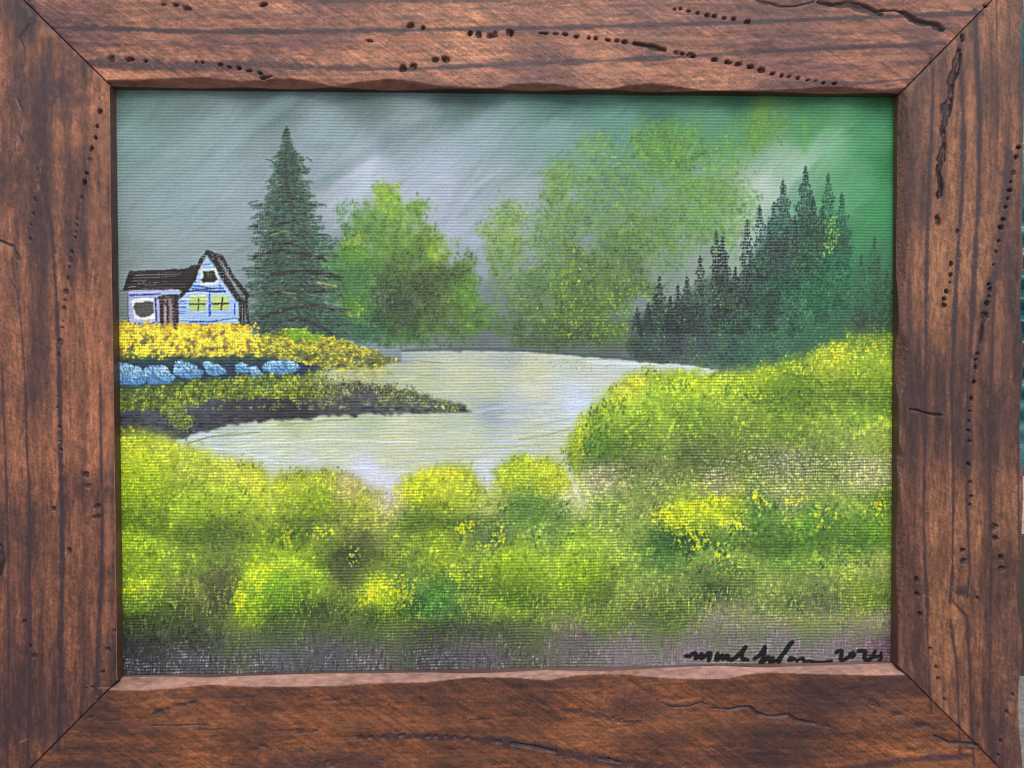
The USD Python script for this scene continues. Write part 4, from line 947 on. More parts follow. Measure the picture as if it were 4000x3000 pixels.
foliage(pt, 900, FGr * 0 + np.array((126, 136, 76), np.float32), (4, 9), .45, (50, 130), .25, .1, .75, .3, 10)
foliage(pt * (YY < 850), 160, FGr * 0 + np.array((46, 56, 42), np.float32), (4, 8), .5, (50, 130), .2, .1, .75, .3, 5)
foliage(pt, 120, FGr * 0 + np.array((192, 194, 170), np.float32), (4, 9), .35, (60, 110), .1, .1, .6, .4, 5)
foliage(poly([(690, 800), (800, 795), (870, 800), (820, 812), (700, 820)], 3, 6), 420, FGr * 0 + np.array((168, 170, 96), np.float32), (5, 10), .4, (-20, 60), .15, .1, .5, .4, 12)
LAB[(gr > .5)] = 40

# --- the house


def H_(pts):
    return np.array(pts, float) * .2438 + [243.3, 530.9]


def fillp(pts, col, lab=None, a=.95, wob=.4, soft=.8, thick=.4):
    m = poly(H_(pts), wob, soft)
    BUF[:] += (m * a)[..., None] * (np.array(col) - BUF)
    REL[:] = np.maximum(REL, m * thick)
    if lab:
        LAB[m > .5] = lab
    return m


def hs(pts, w, col, a=.92, dry=.12, jit=.08):
    stroke(H_(pts), np.array(w) * .2438 if np.ndim(w) else w * .2438, col, a, dry, .5, jit=jit)


wl = fillp([(138, 392), (600, 388), (590, 700), (150, 695)], (164, 178, 210), 50)
gb = fillp([(838, 110), (900, 180), (960, 300), (1060, 440), (1112, 500), (1112, 690), (590, 690), (588, 470), (640, 420), (740, 280)], (164, 192, 230), 51)
for yv in range(150, 690, 11):
    hs([(max(600, 840 - (yv - 110) * .75) if yv < 430 else 592, yv + rng.normal(0, 2)), (min(1105, 850 + (yv - 110) * .8), yv + rng.normal(0, 2))], 6, (206, 220, 242) if rng.random() < .5 else (120, 160, 214), .5, .35)
for yv in range(400, 690, 14):
    hs([(142, yv), (410, yv - 4)], 7, (200, 204, 228) if rng.random() < .5 else (140, 156, 200), .5, .3)
BL = (40, 72, 158)
for p, w in (([(155, 440), (260, 434), (420, 424)], 16), ([(160, 690), (300, 690), (400, 682)], 12), ([(380, 470), (384, 580), (392, 690)], 20), ([(640, 410), (740, 395), (860, 405), (1000, 404)], 15), ([(700, 352), (760, 358), (880, 376), (985, 380)], 10), ([(810, 168), (870, 160)], 12), ([(660, 372), (760, 385), (900, 380)], 12), ([(858, 432), (862, 520), (862, 620)], 17), ([(1080, 520), (1084, 612)], 11), ([(596, 492), (655, 490)], 8), ([(590, 514), (650, 514)], 8), ([(596, 546), (650, 548)], 9), ([(594, 578), (645, 580)], 8), ([(590, 600), (640, 602)], 6), ([(600, 658), (700, 668), (850, 668), (1000, 655), (1105, 640)], 8), ([(690, 680), (860, 676), (980, 662)], 7), ([(950, 345), (955, 365)], 9), ([(700, 330), (745, 325)], 8)):
    hs(p, w, BL if rng.random() < .75 else (34, 58, 118))
for p in ([(150, 410), (400, 402)], [(420, 410), (580, 396)]):
    hs(p, 8, (176, 176, 204), .8)
# windows
def win(pts, col, lab):
    return fillp(pts, col, lab, .95, .3, .6)
win([(680, 448), (825, 440), (826, 572), (690, 580)], (178, 198, 120), 52)
win([(878, 446), (1025, 444), (1036, 566), (886, 574)], (182, 202, 118), 53)
for x0 in (684, 882):
    for yv in range(452, 575, 12):
        hs([(x0, yv), (x0 + 140, yv - 4)], 6, (214, 222, 140) if rng.random() < .5 else (140, 170, 110), .6, .3)
hs([(690, 444), (750, 436), (820, 440)], 6, (226, 232, 226), .8); hs([(690, 584), (760, 586), (822, 578)], 7, (226, 236, 200), .8)
for p, w in (([(684, 516), (820, 516)], 13), ([(762, 468), (760, 530), (756, 580)], 10), ([(884, 514), (1028, 512)], 13), ([(976, 458), (968, 520), (962, 568)], 9)):
    hs(p, w, (34, 36, 30), .95, 0)
win([(780, 215), (925, 200), (940, 330), (900, 345), (780, 340)], (206, 216, 214), 54)
fillp([(795, 226), (905, 222), (915, 270), (932, 300), (900, 324), (800, 324), (782, 300), (806, 280)], (38, 40, 34), 54)
for p in ([(830, 250), (900, 246)], [(850, 235), (850, 280)], [(872, 236), (872, 280)]):
    hs(p, 4, (120, 128, 84), .6, .3)
hs([(790, 345), (850, 352), (910, 335)], 9, (222, 228, 196), .7)
win([(168, 480), (260, 462), (370, 470), (372, 650), (300, 650), (190, 630)], (226, 230, 238), 55)
fillp([(186, 545), (205, 505), (300, 490), (360, 500), (362, 600), (320, 628), (240, 632), (195, 600)], (74, 72, 66), 55, .92, 1.0)
k = 120
x, y = scatter(poly(H_([(190, 545), (205, 510), (355, 505), (360, 600), (240, 628)]), .5), k)
dabs(x, y, 3, 2, 0, np.array([(80, 82, 74), (36, 38, 36), (96, 98, 84)], float)[rng.integers(0, 3, k)], .7, .2)
hs([(200, 640), (290, 648), (350, 640), (362, 612)], 11, (240, 244, 250), .8)
# door with dark posts
fillp([(415, 455), (585, 450), (580, 700), (420, 700)], (128, 108, 112), 56)
hs([(470, 500), (470, 690)], 12, (176, 164, 168), .6); hs([(520, 500), (520, 690)], 12, (150, 128, 130), .6); hs([(395, 470), (398, 690)], 10, (176, 150, 170), .5)
RD = (44, 36, 40)
for p, w in (([(420, 462), (500, 446), (580, 450)], 36), ([(430, 470), (436, 600), (438, 722)], 36), ([(488, 490), (490, 600), (488, 688)], 17), ([(560, 460), (566, 600), (560, 716)], 38), ([(535, 560), (540, 660)], 14), ([(455, 490), (470, 520)], 16), ([(530, 480), (540, 540)], 20)):
    hs(p, w, RD)
# roofs
rf = fillp([(150, 224), (480, 212), (740, 190), (735, 300), (640, 420), (600, 388), (95, 388)], RD, 57, .95, .8)
for yv in range(232, 392, 13):
    hs([(150 - (yv - 224) * .3, yv), (400, yv - 6), (640, yv - 10)], 7, (RD if rng.random() < .7 else (84, 76, 84)), .7, .2)
for p in ([(200, 262), (400, 256), (600, 254)], [(190, 285), (380, 280), (560, 266)], [(180, 312), (300, 306)], [(220, 332), (380, 324), (520, 322)], [(140, 366), (280, 352), (400, 346)], [(150, 392), (350, 384), (560, 380)]):
    hs(p, 6, (150, 146, 156), .62, .25)
hs([(95, 395), (300, 388), (520, 386)], 8, (70, 62, 72), .7)
hs([(70, 395), (120, 392)], 7, RD, .8); hs([(134, 400), (134, 560), (142, 670)], 5, (70, 66, 74), .7)
for p, w in (([(840, 50), (790, 120), (750, 200), (720, 300), (660, 380), (590, 460)], [20, 34, 34, 34, 40, 30]), ([(838, 60), (890, 110), (940, 180), (1000, 290), (1060, 390), (1110, 470), (1180, 500)], [26, 56, 56, 56, 52, 52, 40]), ([(910, 80), (960, 100), (1000, 160), (1060, 270), (1120, 350), (1190, 430)], [30, 38, 36, 36, 38, 40]), ([(690, 190), (730, 182), (760, 190)], 26), ([(835, 50), (870, 60), (920, 90)], 26), ([(1130, 480), (1135, 600), (1140, 690)], 30), ([(1185, 430), (1190, 560), (1200, 680)], 26), ([(1160, 480), (1165, 600), (1160, 700)], 22)):
    hs(p, w, RD, .9, .14)
for p in ([(930, 115), (975, 180), (1030, 280), (1080, 360)], [(1000, 230), (1040, 300)], [(1150, 560), (1150, 690)], [(1175, 520), (1178, 660)], [(1120, 540), (1122, 640)]):
    hs(p, 7, (150, 146, 158), .65, .3)
hs([(838, 105), (800, 170), (760, 240)], 6, (210, 220, 236), .5)
LAB[poly(H_([(838, 45), (920, 80), (1190, 420), (1200, 500), (1110, 500), (1060, 440), (900, 180), (838, 110), (740, 280), (600, 465), (590, 440), (720, 290)])) > .5] = 57
LAB[poly(H_([(1112, 495), (1200, 495), (1205, 700), (1115, 700)])) > .5] = 58
foliage(poly([(236, 697), (560, 700), (560, 712), (236, 712)], 2, 2), 260, FF * 0 + np.array((224, 190, 52), np.float32), (5, 8), .6, (0, 180), .14, .05, .85, .1, 14, .4)
foliage(poly([(236, 690), (275, 694), (275, 712), (236, 712)], 1, 2), 60, FF * 0 + np.array((196, 176, 60), np.float32), (5, 8), .6, (0, 180), .14, .05, .85, .1, 14, .4)

# --- near bushes and banks
NEAR = field([((280, 940), (152, 168, 60)), ((340, 950), (142, 156, 60)), ((300, 1000), (152, 172, 42)), ((300, 1060), (140, 166, 42)), ((300, 1150), (116, 142, 42)), ((300, 1250), (124, 150, 42)), ((300, 1300), (112, 140, 46)), ((300, 1350), (62, 72, 46)), ((300, 1400), (42, 44, 42)), ((300, 1435), (52, 50, 58)),
              ((420, 1000), (142, 156, 66)), ((420, 1100), (124, 150, 46)), ((420, 1200), (110, 134, 52)), ((420, 1290), (92, 102, 58)), ((450, 1320), (76, 86, 56)), ((420, 1380), (64, 70, 52)), ((420, 1430), (82, 80, 92)), ((500, 1010), (152, 162, 70)), ((500, 1080), (128, 150, 52)), ((470, 1180), (100, 118, 58)), ((480, 1250), (84, 90, 62)), ((470, 1290), (74, 78, 58)),
              ((560, 1020), (164, 174, 62)), ((560, 1250), (152, 180, 42)), ((540, 1300), (146, 176, 38)), ((600, 1280), (112, 150, 48)), ((600, 1360), (70, 84, 52)), ((600, 1430), (94, 94, 106)), ((680, 1020), (134, 146, 56)), ((680, 1080), (124, 146, 46)), ((680, 1150), (106, 124, 56)), ((650, 1210), (128, 156, 46)), ((680, 1260), (112, 140, 46)), ((700, 1330), (70, 84, 52)), ((700, 1420), (88, 86, 100)),
              ((760, 1050), (150, 146, 98)), ((780, 1100), (130, 142, 60)), ((780, 1170), (90, 98, 62)), ((740, 1230), (76, 84, 58)), ((820, 1290), (164, 186, 40)), ((800, 1340), (74, 92, 52)), ((800, 1430), (98, 94, 100)), ((840, 1080), (168, 164, 126)), ((900, 1060), (156, 172, 42)), ((950, 1030), (166, 176, 52)), ((1000, 1060), (150, 166, 56)), ((900, 1130), (104, 128, 56)), ((950, 1180), (128, 150, 50)), ((880, 1250), (96, 120, 56)), ((930, 1300), (64, 104, 52)), ((930, 1380), (72, 78, 58)), ((950, 1430), (82, 78, 90)),
              ((1060, 1080), (138, 150, 86)), ((1100, 1020), (140, 160, 52)), ((1150, 1000), (150, 172, 50)), ((1200, 1030), (160, 176, 46)), ((1130, 1100), (106, 140, 72)), ((1200, 1130), (112, 140, 76)), ((1060, 1150), (94, 114, 66)), ((1100, 1220), (118, 146, 40)), ((1100, 1300), (102, 130, 46)), ((1100, 1370), (82, 90, 62)), ((1050, 1430), (104, 94, 106)),
              ((1250, 1070), (174, 178, 140)), ((1300, 1030), (150, 150, 120)), ((1300, 1100), (120, 140, 78)), ((1250, 1170), (118, 146, 56)), ((1250, 1250), (124, 152, 42)), ((1300, 1330), (102, 120, 62)), ((1250, 1400), (112, 102, 108)), ((1350, 1430), (138, 122, 140)), ((1250, 930), (142, 164, 56)), ((1300, 880), (122, 150, 56)), ((1300, 960), (96, 130, 56)), ((1350, 830), (162, 174, 62)), ((1400, 880), (116, 146, 52)), ((1400, 950), (112, 136, 60)), ((1400, 1010), (134, 142, 90)), ((1400, 1070), (116, 130, 76)),
              ((1500, 820), (138, 162, 52)), ((1500, 900), (110, 140, 56)), ((1500, 980), (112, 126, 76)), ((1550, 1050), (140, 142, 106)), ((1480, 1120), (150, 172, 44)), ((1550, 1090), (162, 178, 42)), ((1450, 1180), (74, 108, 60)), ((1550, 1180), (104, 130, 64)), ((1500, 1260), (86, 104, 62)), ((1450, 1330), (106, 120, 66)), ((1550, 1370), (122, 118, 110)), ((1500, 1430), (138, 122, 140)), ((1650, 800), (130, 152, 46)), ((1700, 850), (104, 134, 52)), ((1700, 920), (112, 136, 56)), ((1700, 1000), (150, 152, 112)), ((1700, 1060), (138, 146, 94)), ((1650, 1120), (82, 114, 56)), ((1750, 1140), (88, 124, 52)), ((1700, 1200), (88, 118, 56)), ((1700, 1280), (116, 130, 76)), ((1750, 1340), (118, 126, 86)), ((1700, 1400), (128, 118, 130)),
              ((1800, 760), (152, 168, 54)), ((1850, 730), (116, 140, 56)), ((1880, 800), (122, 146, 50)), ((1880, 880), (110, 140, 56)), ((1900, 950), (134, 152, 74)), ((1880, 1020), (162, 162, 124)), ((1900, 1090), (104, 130, 56)), ((1880, 1150), (92, 130, 50)), ((1900, 1230), (116, 130, 76)), ((1880, 1290), (122, 142, 60)), ((1900, 1350), (128, 122, 110)), ((1915, 1400), (118, 78, 108)), ((1800, 1430), (138, 118, 140))])
MOUNDS = [(1560, 800, 420, 240), (1800, 740, 200, 150), (1330, 830, 130, 190), (340, 934, 230, 250), (690, 1014, 130, 170), (945, 1006, 110, 150), (1155, 982, 105, 150), (470, 1040, 120, 130), (300, 1140, 110, 190), (1090, 1170, 130, 150), (1290, 1150, 110, 170), (760, 1120, 100, 100), (610, 1200, 105, 140), (865, 1236, 95, 110), (1480, 1080, 105, 110), (1660, 1090, 90, 110), (1830, 1075, 105, 120), (1560, 1180, 110, 120), (1760, 1190, 120, 140), (1420, 1230, 110, 130), (340, 1230, 120, 130), (1010, 1280, 110, 100), (1900, 1180, 70, 140)]
SHD = np.zeros((PH, PW), np.float32)
for mx, my, mrx, mh in MOUNDS:
    t = (YY - my + 5 * CLUMP2) / mh
    u = np.abs(XX - mx + 6 * CLUMP) / mrx
    tt = t - 0.42 * u ** 2.2
    m = np.clip(tt / .10, 0, 1) * np.clip((1.02 - u) / .12, 0, 1) * np.clip((1.05 - t) / .25, 0, 1)
    SHD += m * ((0.24 - 0.62 * np.clip(tt, 0, 1)) - SHD)
SHD = gaussian_filter(SHD, 2.0)
NEAR = np.clip(NEAR * np.array((1.08, 1.09, .98)) * (1 + SHD[..., None] * np.array((1.05, .9, .7))), 0, 250).astype(np.float32)
RIGHT = poly([(1224, 985), (1230, 940), (1256, 905), (1290, 868), (1322, 836), (1360, 808), (1420, 796), (1480, 806), (1550, 806), (1620, 800), (1680, 785), (1740, 772), (1800, 745), (1850, 726), (1900, 722), (1960, 722), (1960, 1120), (1300, 1120), (1250, 1080), (1240, 1040)], 4, 8)
B1 = poly([(230, 940), (270, 932), (320, 930), (370, 948), (420, 966), (480, 988), (540, 1000), (575, 1010), (590, 1060), (600, 1120), (230, 1120)], 4, 9)
B2 = poly([(575, 1120), (580, 1040), (600, 1022), (650, 1014), (700, 1014), (750, 1024), (780, 1046), (830, 1070), (880, 1120)], 4, 9)
B3 = poly([(820, 1120), (845, 1066), (880, 1030), (930, 1012), (980, 1006), (1015, 1018), (1040, 1050), (1075, 1066), (1090, 1120)], 4, 9)
B4 = poly([(1050, 1120), (1062, 1050), (1080, 1006), (1120, 984), (1160, 984), (1200, 1002), (1225, 1020), (1245, 1060), (1300, 1090), (1300, 1120)], 4, 9)
LOW = np.clip((YY - 1090) / 20, 0, 1).astype(np.float32)
VEG = np.clip(np.maximum.reduce([RIGHT, B1, B2, B3, B4, LOW]), 0, 1)
BUF += (VEG * .82)[..., None] * (NEAR * .80 - BUF)
GREEN = VEG * np.clip((1385 + 22 * CLUMP - YY) / 60, 0, 1)
GREEN = GREEN * np.where(XX > 1300, np.clip((1365 + 18 * CLUMP - YY) / 70, 0, 1), 1)
C4 = nz((PH, PW), 5, 5, 41)
C5 = nz((PH, PW), 11, 9, 42)
CL = 0.7 * C4 + 0.6 * C5
foliage(GREEN, 6000, NEAR * 0.92, (10, 20), .55, (45, 135), .14, .1, .38, .1, 9)
foliage(GREEN * np.clip(-CL + .25, 0, 2), 8500, NEAR * 0.60 + np.array((-4, 8, 4), np.float32), (5, 10), .55, (50, 130), .16, .1, .62, .24, 7)
foliage(GREEN * np.clip(CL + .35, 0, 2), 9500, NEAR * np.array((1.18, 1.14, .95), np.float32), (5, 10), .58, (50, 130), .13, .1, .68, .24, 12, .2)
foliage(GREEN, 6000, NEAR * 1.0, (4, 8), .55, (50, 130), .22, .1, .6, .32, 12, .15)
foliage(GREEN * np.clip(-CL - .6, 0, 1), 1800, NEAR * 0.38 + np.array((0, 14, 8), np.float32), (5, 9), .55, (50, 130), .18, .1, .7, .2, 5)
# mist-pale scumble between the banks
PALE_ = ellip([(1300, 1040, 80, 34, .9), (1560, 1040, 240, 36, .7), (1720, 1010, 200, 40, .9), (1880, 1020, 80, 44, .9), (1230, 1070, 40, 30, .8), (840, 1085, 46, 26, .8), (760, 1050, 40, 24, .5), (1600, 1140, 50, 24, .4)])
foliage(PALE_, 2600, NEAR * 0 + np.array((196, 196, 166), np.float32), (4, 9), .5, (40, 140), .10, .05, .55, .52, 8)
foliage(PALE_, 900, NEAR * 0 + np.array((128, 112, 92), np.float32), (4, 9), .5, (40, 140), .14, .05, .4, .45, 6)
# sunlit yellow tops
YEL = ellip([(280, 955, 70, 16, .8), (262, 1010, 24, 40, .6), (560, 1012, 40, 18, .9), (540, 1030, 20, 14, .7), (680, 1024, 70, 14, .5), (880, 1056, 38, 30, 1), (960, 1020, 50, 22, 1), (1010, 1040, 30, 30, .6), (1150, 1000, 50, 20, .9), (1200, 1028, 40, 30, 1), (1110, 1040, 40, 26, .5), (1290, 868, 36, 30, .6), (1258, 910, 22, 26, .8), (1250, 960, 24, 24, .6), (1350, 824, 40, 20, .8), (1440, 806, 60, 12, .5), (1560, 816, 60, 14, .6), (1800, 765, 70, 22, .9), (1740, 790, 50, 18, .6), (1870, 750, 50, 26, .5), (1690, 800, 40, 14, .5), (1640, 855, 40, 12, .3)])
foliage(YEL * VEG, 1500, NEAR * 0 + np.array((190, 194, 48), np.float32), (4, 8), .6, (50, 130), .10, .08, .82, .3, 12, .35)
HOT = ellip([(1440, 1120, 36, 26, 1), (1500, 1098, 50, 16, 1), (1540, 1084, 26, 16, 1), (800, 1285, 24, 26, 1), (850, 1270, 40, 26, .7), (520, 1295, 16, 24, 1), (545, 1260, 36, 16, .5), (570, 1225, 40, 12, .3), (1500, 1170, 40, 30, .5), (1640, 1080, 24, 20, .6), (1720, 1080, 20, 18, .5), (1590, 1130, 20, 24, .5), (1560, 1200, 20, 30, .4), (300, 1270, 30, 24, .7), (1010, 1140, 24, 14, .6), (1080, 1160, 16, 20, .4), (690, 1150, 26, 14, .5), (1900, 1090, 20, 30, .5), (1780, 1120, 30, 20, .4), (880, 1290, 20, 20, .5), (1040, 1180, 20, 14, .3), (1000, 1240, 50, 12, .3), (760, 1200, 14, 20, .3), (620, 1160, 14, 16, .4), (1450, 840, 20, 12, .3)])
foliage(gaussian_filter(HOT, 7), 900, NEAR * 0 + np.array((176, 196, 48), np.float32), (5, 10), .6, (40, 140), .10, .08, .6, .25, 10, .3)
foliage(HOT, 800, NEAR * 0 + np.array((206, 212, 36), np.float32), (6, 11), .62, (40, 140), .08, .05, .9, .18, 10, .7)
# deep green shadows and drips of leaf
DEEP = ellip([(1600, 1160, 70, 30, .7), (1660, 1120, 50, 36, .8), (1740, 1160, 60, 30, .7), (1830, 1120, 60, 30, .6), (1480, 1180, 50, 26, .8), (1420, 1160, 24, 30, .7), (1290, 920, 30, 36, .8), (1330, 880, 30, 24, .6), (1270, 960, 16, 20, .9), (1560, 1230, 60, 20, .6), (1800, 1210, 60, 20, .5), (1700, 870, 60, 30, .4), (1600, 850, 50, 20, .3), (1460, 830, 50, 14, .4), (1880, 1200, 30, 20, .5), (930, 1310, 60, 24, .6), (1180, 1150, 60, 30, .3)])
foliage(DEEP, 1700, NEAR * 0 + np.array((44, 80, 50), np.float32), (6, 11), .55, (50, 130), .18, .1, .75, .2, 8)
k = 1900
x, y = rng.uniform(260, 1930, k), rng.uniform(1270, 1410, k)
dabs(x, y, rng.uniform(7, 22, k), rng.uniform(2, 3.6, k), rng.uniform(75, 115, k), np.array([(150, 178, 56), (120, 160, 60), (104, 142, 66), (172, 186, 70), (84, 120, 52)], float)[rng.integers(0, 5, k)] * np.clip(1.15 - (y[:, None] - 1300) / 260, .7, 1.1), .75 * np.clip((1420 - y) / 110, .15, 1), .4)
# bare strip along the bottom: brushed upright, white threads showing
bot = np.clip((YY - 1340) / 50, 0, 1).astype(np.float32) * np.clip(.6 + .4 * CLUMP, .2, 1)
n = 2000
x, y = scatter(bot, n)
t = np.clip((x - 900) / 700, 0, 1)[:, None]
c = (np.array((72, 64, 72)) * (1 - t) + np.array((140, 108, 138)) * t) * (1 + rng.normal(0, .2, (n, 1)))
dabs(x, y, rng.uniform(12, 30, n), rng.uniform(2, 4, n), rng.uniform(84, 96, n), c, .5, .3)
n = 1500
x, y = scatter(np.clip((YY - 1375) / 50, 0, 1) * np.clip(.25 + .5 * CLUMP + .2 * CLUMP2, .0, 1), n)
c = np.where((x < 1200)[:, None], np.array((164, 164, 184)), np.array((172, 146, 174)))
dabs(x, y, rng.uniform(6, 18, n), rng.uniform(2, 3.6, n), rng.uniform(80, 100, n), c, .5, .62)
n = 500
x, y = scatter(np.clip((YY - 1400) / 30, 0, 1) * (XX < 1180), n)
dabs(x, y, rng.uniform(8, 20, n), rng.uniform(2, 4, n), rng.uniform(80, 100, n), (48, 34, 48), .55, .3)
foliage(poly([(256, 1360), (420, 1350), (470, 1400), (256, 1420)], 6, 12), 420, NEAR * 0 + np.array((36, 40, 36), np.float32), (5, 10), .5, (70, 110), .2, .1, .6, .3, 4)

VL = np.zeros((PH, PW), np.int16)
VL[VEG > .5] = 60
VL[(B1 > .5)] = 61
VL[(B2 > .5) & (XX > 560)] = 62
VL[(B3 > .5) & (XX > 830)] = 63
VL[(B4 > .5) & (XX > 1056)] = 64
VL[(RIGHT > .5)] = 65
zone = VL == 60
d0 = {61: (400, 1190), 66: (560, 1260), 62: (680, 1180), 67: (850, 1280), 63: (960, 1190), 64: (1150, 1200), 68: (1500, 1170), 69: (1760, 1170)}
keys = list(d0)
dd = np.argmin(np.stack([((XX - d0[k][0]) * 1.0) ** 2 + ((YY - d0[k][1]) * .6) ** 2 + 900 * CLUMP for k in keys], -1), -1)
VL = np.where(zone, np.array(keys)[dd], VL)
VL[(YY > 1372 + 14 * CLUMP) & (VEG > .5)] = 70
LAB = np.where(VL > 0, VL, LAB).astype(np.int16)

vm = (gaussian_filter(VEG, 6) * np.clip((1375 - YY) / 40, 0, 1))[..., None]
keep = np.maximum(gaussian_filter(HOT, 8), .6 * gaussian_filter(YEL, 8))[..., None]
dif = np.stack([gaussian_filter((NEAR[..., k] - BUF[..., k]) * VEG, 9) / np.maximum(gaussian_filter(VEG, 9), .05) for k in range(3)], -1)
BUF += vm * np.clip(1 - keep, .15, 1) * dif

# --- signature and year in black brush lettering


def Q1(pts):
    return np.array(pts, float) * .19161 + [1465.5, 1365.9]


def Q2(pts):
    return np.array(pts, float) * .19161 + [1686.7, 1365.9]


before = BUF.copy()
SIG = [
    Q1([(82, 270), (120, 268), (165, 240), (195, 232), (200, 270), (190, 300), (225, 275), (265, 245), (272, 270), (255, 295), (300, 270), (350, 228), (362, 240), (350, 290), (342, 318)]),
    Q1([(440, 245), (425, 280), (428, 308), (455, 295), (490, 255), (500, 270), (500, 300), (545, 258), (560, 270), (555, 300), (590, 312), (650, 280), (700, 235), (745, 180), (755, 165), (735, 200), (715, 260), (720, 300), (770, 308)]),
    Q1([(862, 294), (900, 270), (950, 215), (975, 160), (972, 210), (955, 290), (925, 345), (970, 320), (1015, 275), (1025, 300), (1040, 345), (1062, 320), (1062, 290)]),
    Q1([(1062, 335), (1110, 320), (1180, 240), (1255, 130)]), Q1([(1245, 135), (1190, 230), (1130, 300), (1125, 345), (1150, 320)]),
    Q2([(0, 290), (40, 220), (120, 112), (132, 108), (90, 170), (30, 250)]),
    Q2([(135, 285), (105, 285), (90, 320), (125, 315), (150, 290), (180, 325), (235, 290), (250, 290), (255, 325), (320, 325), (400, 335), (480, 332), (570, 322)]),
    Q2([(625, 225), (660, 208), (690, 212), (685, 245), (672, 290), (680, 315), (715, 305), (760, 280)]),
    Q2([(815, 225), (780, 240), (775, 275), (810, 280), (830, 255), (815, 228), (800, 255)]),
    Q2([(870, 215), (910, 208), (950, 215), (950, 245), (938, 280), (955, 312), (990, 315), (1010, 295)]),
    Q2([(975, 258), (1005, 252)]),
    Q2([(1065, 215), (1045, 245), (1000, 300), (985, 318)]), Q2([(1035, 280), (1080, 272), (1125, 265)]), Q2([(1132, 240), (1128, 290), (1110, 322)])]
SW = [6.2, 6.4, 6.2, 6.0, 5.0, 5.6, 4.6, 6.2, 6.0, 6.4, 2.6, 6.0, 5.6, 6.0]
for p, w in zip(SIG, SW):
    stroke(p, w * 1.25, (16, 12, 20), .97, 0, .5, step=.2)
sig = np.abs(BUF - before).sum(-1) > 90
LAB[sig & (XX < 1612)] = 80
LAB[sig & (XX >= 1612) & (XX < 1800)] = 81
LAB[sig & (XX >= 1800)] = 82

# --- weave: raised threads hold more pigment and carry painted sky sheen
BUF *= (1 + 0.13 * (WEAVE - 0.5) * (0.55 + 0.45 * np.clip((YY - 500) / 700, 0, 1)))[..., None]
BUF += (VEG * 15 * (WEAVE - 0.5))[..., None]  # sky glints on the threads, painted as lighter colour over the foliage
SHARP = BUF - np.stack([gaussian_filter(BUF[..., k], 3) for k in range(3)], -1)
BUF = np.clip(BUF + 0.3 * SHARP, 6, 250)
def desheen(c):
    """Pigment under its varnish: the sheen the varnish adds is taken off."""
    return np.clip(c - 0.010 * c / (c + 0.02), 0.003, 0.9)


# ------------------------------------------------------------------ canvas sheet
ptg = xform('landscape_painting')
tag(ptg, 'acrylic landscape on canvas of a river, spruce and white cottage, set inside the wooden frame', 'painting')
PG = str(ptg.GetPath())
PYC = CANVAS_Y
mg = 0.0022
stp = 1.72 * UNIT
nxv, nzv = int((W + 2 * mg) / stp), int((H + 2 * mg) / stp)
vx, vz = np.linspace(-W / 2 - mg, W / 2 + mg, nxv), np.linspace(H / 2 + mg, -H / 2 - mg, nzv)
VX, VZ = np.meshgrid(vx, vz)
P = np.stack([VX, np.full_like(VX, PYC), VZ], -1)
q = proj(P)
ci, cj = (q[..., 1] - PY0) / PC, (q[..., 0] - PX0) / PC
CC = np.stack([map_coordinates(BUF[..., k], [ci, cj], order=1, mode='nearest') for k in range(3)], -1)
rel = map_coordinates(gaussian_filter(REL, 0.7), [ci, cj], order=1, mode='nearest')
wv_ = map_coordinates(WEAVE, [ci, cj], order=1, mode='nearest')
inside = np.clip(np.minimum(np.minimum(VX + W / 2, W / 2 - VX), np.minimum(VZ + H / 2, H / 2 - VZ)) / 0.001, 0, 1)
P[..., 1] -= inside * (0.00013 * rel + 0.00006 * (wv_ - .5))
N = grid_normals(P)
if N[..., 1].mean() > 0:
    N = -N
Fq = grid_faces(nzv, nxv)
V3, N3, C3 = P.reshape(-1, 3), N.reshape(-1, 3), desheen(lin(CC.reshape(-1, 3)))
if np.cross(V3[Fq[0, 0, 1]] - V3[Fq[0, 0, 0]], V3[Fq[0, 0, 3]] - V3[Fq[0, 0, 0]])[1] > 0:
    Fq = Fq[..., ::-1]
fm = (Fq.mean(-1)).ravel()
li_, lj_ = np.clip(np.round(ci + .4).astype(int), 0, PH - 1), np.clip(np.round(cj + .4).astype(int), 0, PW - 1)
FL = LAB[li_, lj_][:-1, :-1].ravel()
Fq = Fq.reshape(-1, 4)
NAMES = {1: ('painted_sky', 'misty blue grey sky turning green at the right'), 2: ('painted_tree', 'hazy yellow green trees in the middle distance'), 3: ('painted_tree', 'small hazy tree on the far shore'), 4: ('painted_tree', 'rounded olive green tree beside the spruce'), 5: ('painted_spruce', 'tall dark spruce'), 6: ('painted_water', 'pale river with streaked reflections'), 7: ('painted_bank', 'dark green bank under the flowers'), 8: ('painted_flowers', 'yellow flower bank in front of the cottage'), 9: ('painted_rock', 'dark rocky point reaching into the river'), 40: ('painted_grass', 'yellow green grass below the blue stones'), 61: ('painted_bush', 'yellow green bush in the lower left corner'), 62: ('painted_bush', None), 63: ('painted_bush', None), 64: ('painted_bush', None), 65: ('painted_bank', 'bright bushy bank on the right of the river'), 66: ('painted_bush', None), 67: ('painted_bush', None), 68: ('painted_bush', None), 69: ('painted_bush', None), 70: ('painted_ground', 'brushed purple grey strip along the bottom'), 80: ('signature', 'black handwritten first word'), 81: ('signature', 'black handwritten second word'), 82: ('signature', 'black handwritten year')}
for k in range(10):
    NAMES[10 + k] = ('painted_conifer', None)
for k in range(7):
    NAMES[30 + k] = ('painted_stone', None)
HOUSE = {50: 'wing_wall', 51: 'gable_wall', 52: 'lit_window', 53: 'lit_window', 54: 'gable_window', 55: 'dark_window', 56: 'door', 57: 'roof', 58: 'side_wall'}
hp = None
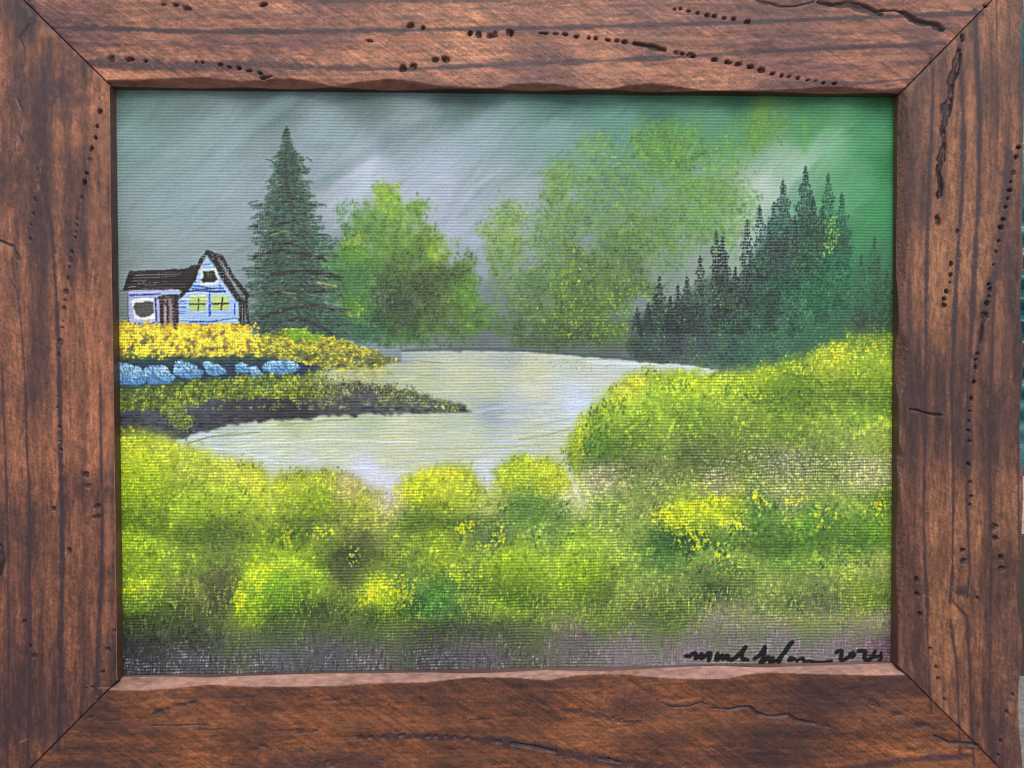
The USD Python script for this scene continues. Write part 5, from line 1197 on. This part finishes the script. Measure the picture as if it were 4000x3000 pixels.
for lb in np.unique(FL):
    f = Fq[FL == lb]
    if lb in HOUSE:
        if hp is None:
            hp = UsdGeom.Xform.Define(stage, path('painted_house', PG)).GetPrim()
            tag(hp, 'white and blue cottage with dark roofs')
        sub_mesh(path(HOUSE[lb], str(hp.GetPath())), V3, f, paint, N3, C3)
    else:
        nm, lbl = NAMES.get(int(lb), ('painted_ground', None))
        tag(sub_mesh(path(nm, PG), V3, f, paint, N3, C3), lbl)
bd = trimesh.creation.box((W + 0.006, 0.0028, H + 0.006))
bd.apply_translation((0, PYC + 0.0004 + 0.0014, 0))
usdkit.mesh(stage, path('canvas_board', PG), bd, BOARD)

# ------------------------------------------------------------------ what shows past the frame's right edge
beam_m = plain('dark_timber', (0.05, 0.035, 0.025), 0.8, 60, 0.5, 0.5, 0.004)
granite_m = plain('pink_granite', (0.50, 0.40, 0.38), 0.85, 420, 0.55, 0.5, 0.003)
b = boxmesh(-0.5, 0.62, 0.10, 0.16, GROUND_Z, -0.083, 0.002, 3)
bp = usdkit.mesh(stage, path('timber_beam'), b, beam_m, smooth=40).GetPrim()
tag(bp, 'dark weathered timber lying on the ground behind the frame', 'timber')
b = boxmesh(0.10, 0.46, 0.105, 0.155, -0.083, -0.060, 0.002, 5)
bp = usdkit.mesh(stage, path('stone_slab'), b, granite_m, smooth=40).GetPrim()
tag(bp, 'pinkish granite slab resting on the dark timber', 'stone')
tarp_m = plain('teal_tarpaulin', (0.01, 0.10, 0.115), 0.35, 30, 0.5, 0.3, 0.01)
tx, tz = np.linspace(-0.7, 0.75, 160), np.linspace(GROUND_Z + .001, 0.42, 260)
TX, TZ = np.meshgrid(tx, tz)
TY = 0.21 + 0.006 * np.sin(TZ * 420 + 3 * np.sin(TX * 20)) * np.exp(-((TZ - 0.04) / 0.05) ** 2) + 0.01 * np.sin(TX * 26 + 4 * TZ) + 0.004 * np.sin(TZ * 60 + TX * 9)
TT = np.stack([TX, TY, TZ], -1)
tn = grid_normals(TT)
ff = grid_faces(260, 160).reshape(-1, 4)
if tn[..., 1].mean() > 0:
    tn = -tn
tp = raw_mesh(path('tarpaulin'), TT.reshape(-1, 3), ff, tarp_m, tn.reshape(-1, 3))
tag(tp, 'rippled dark teal tarpaulin hanging behind the frame', 'tarpaulin')
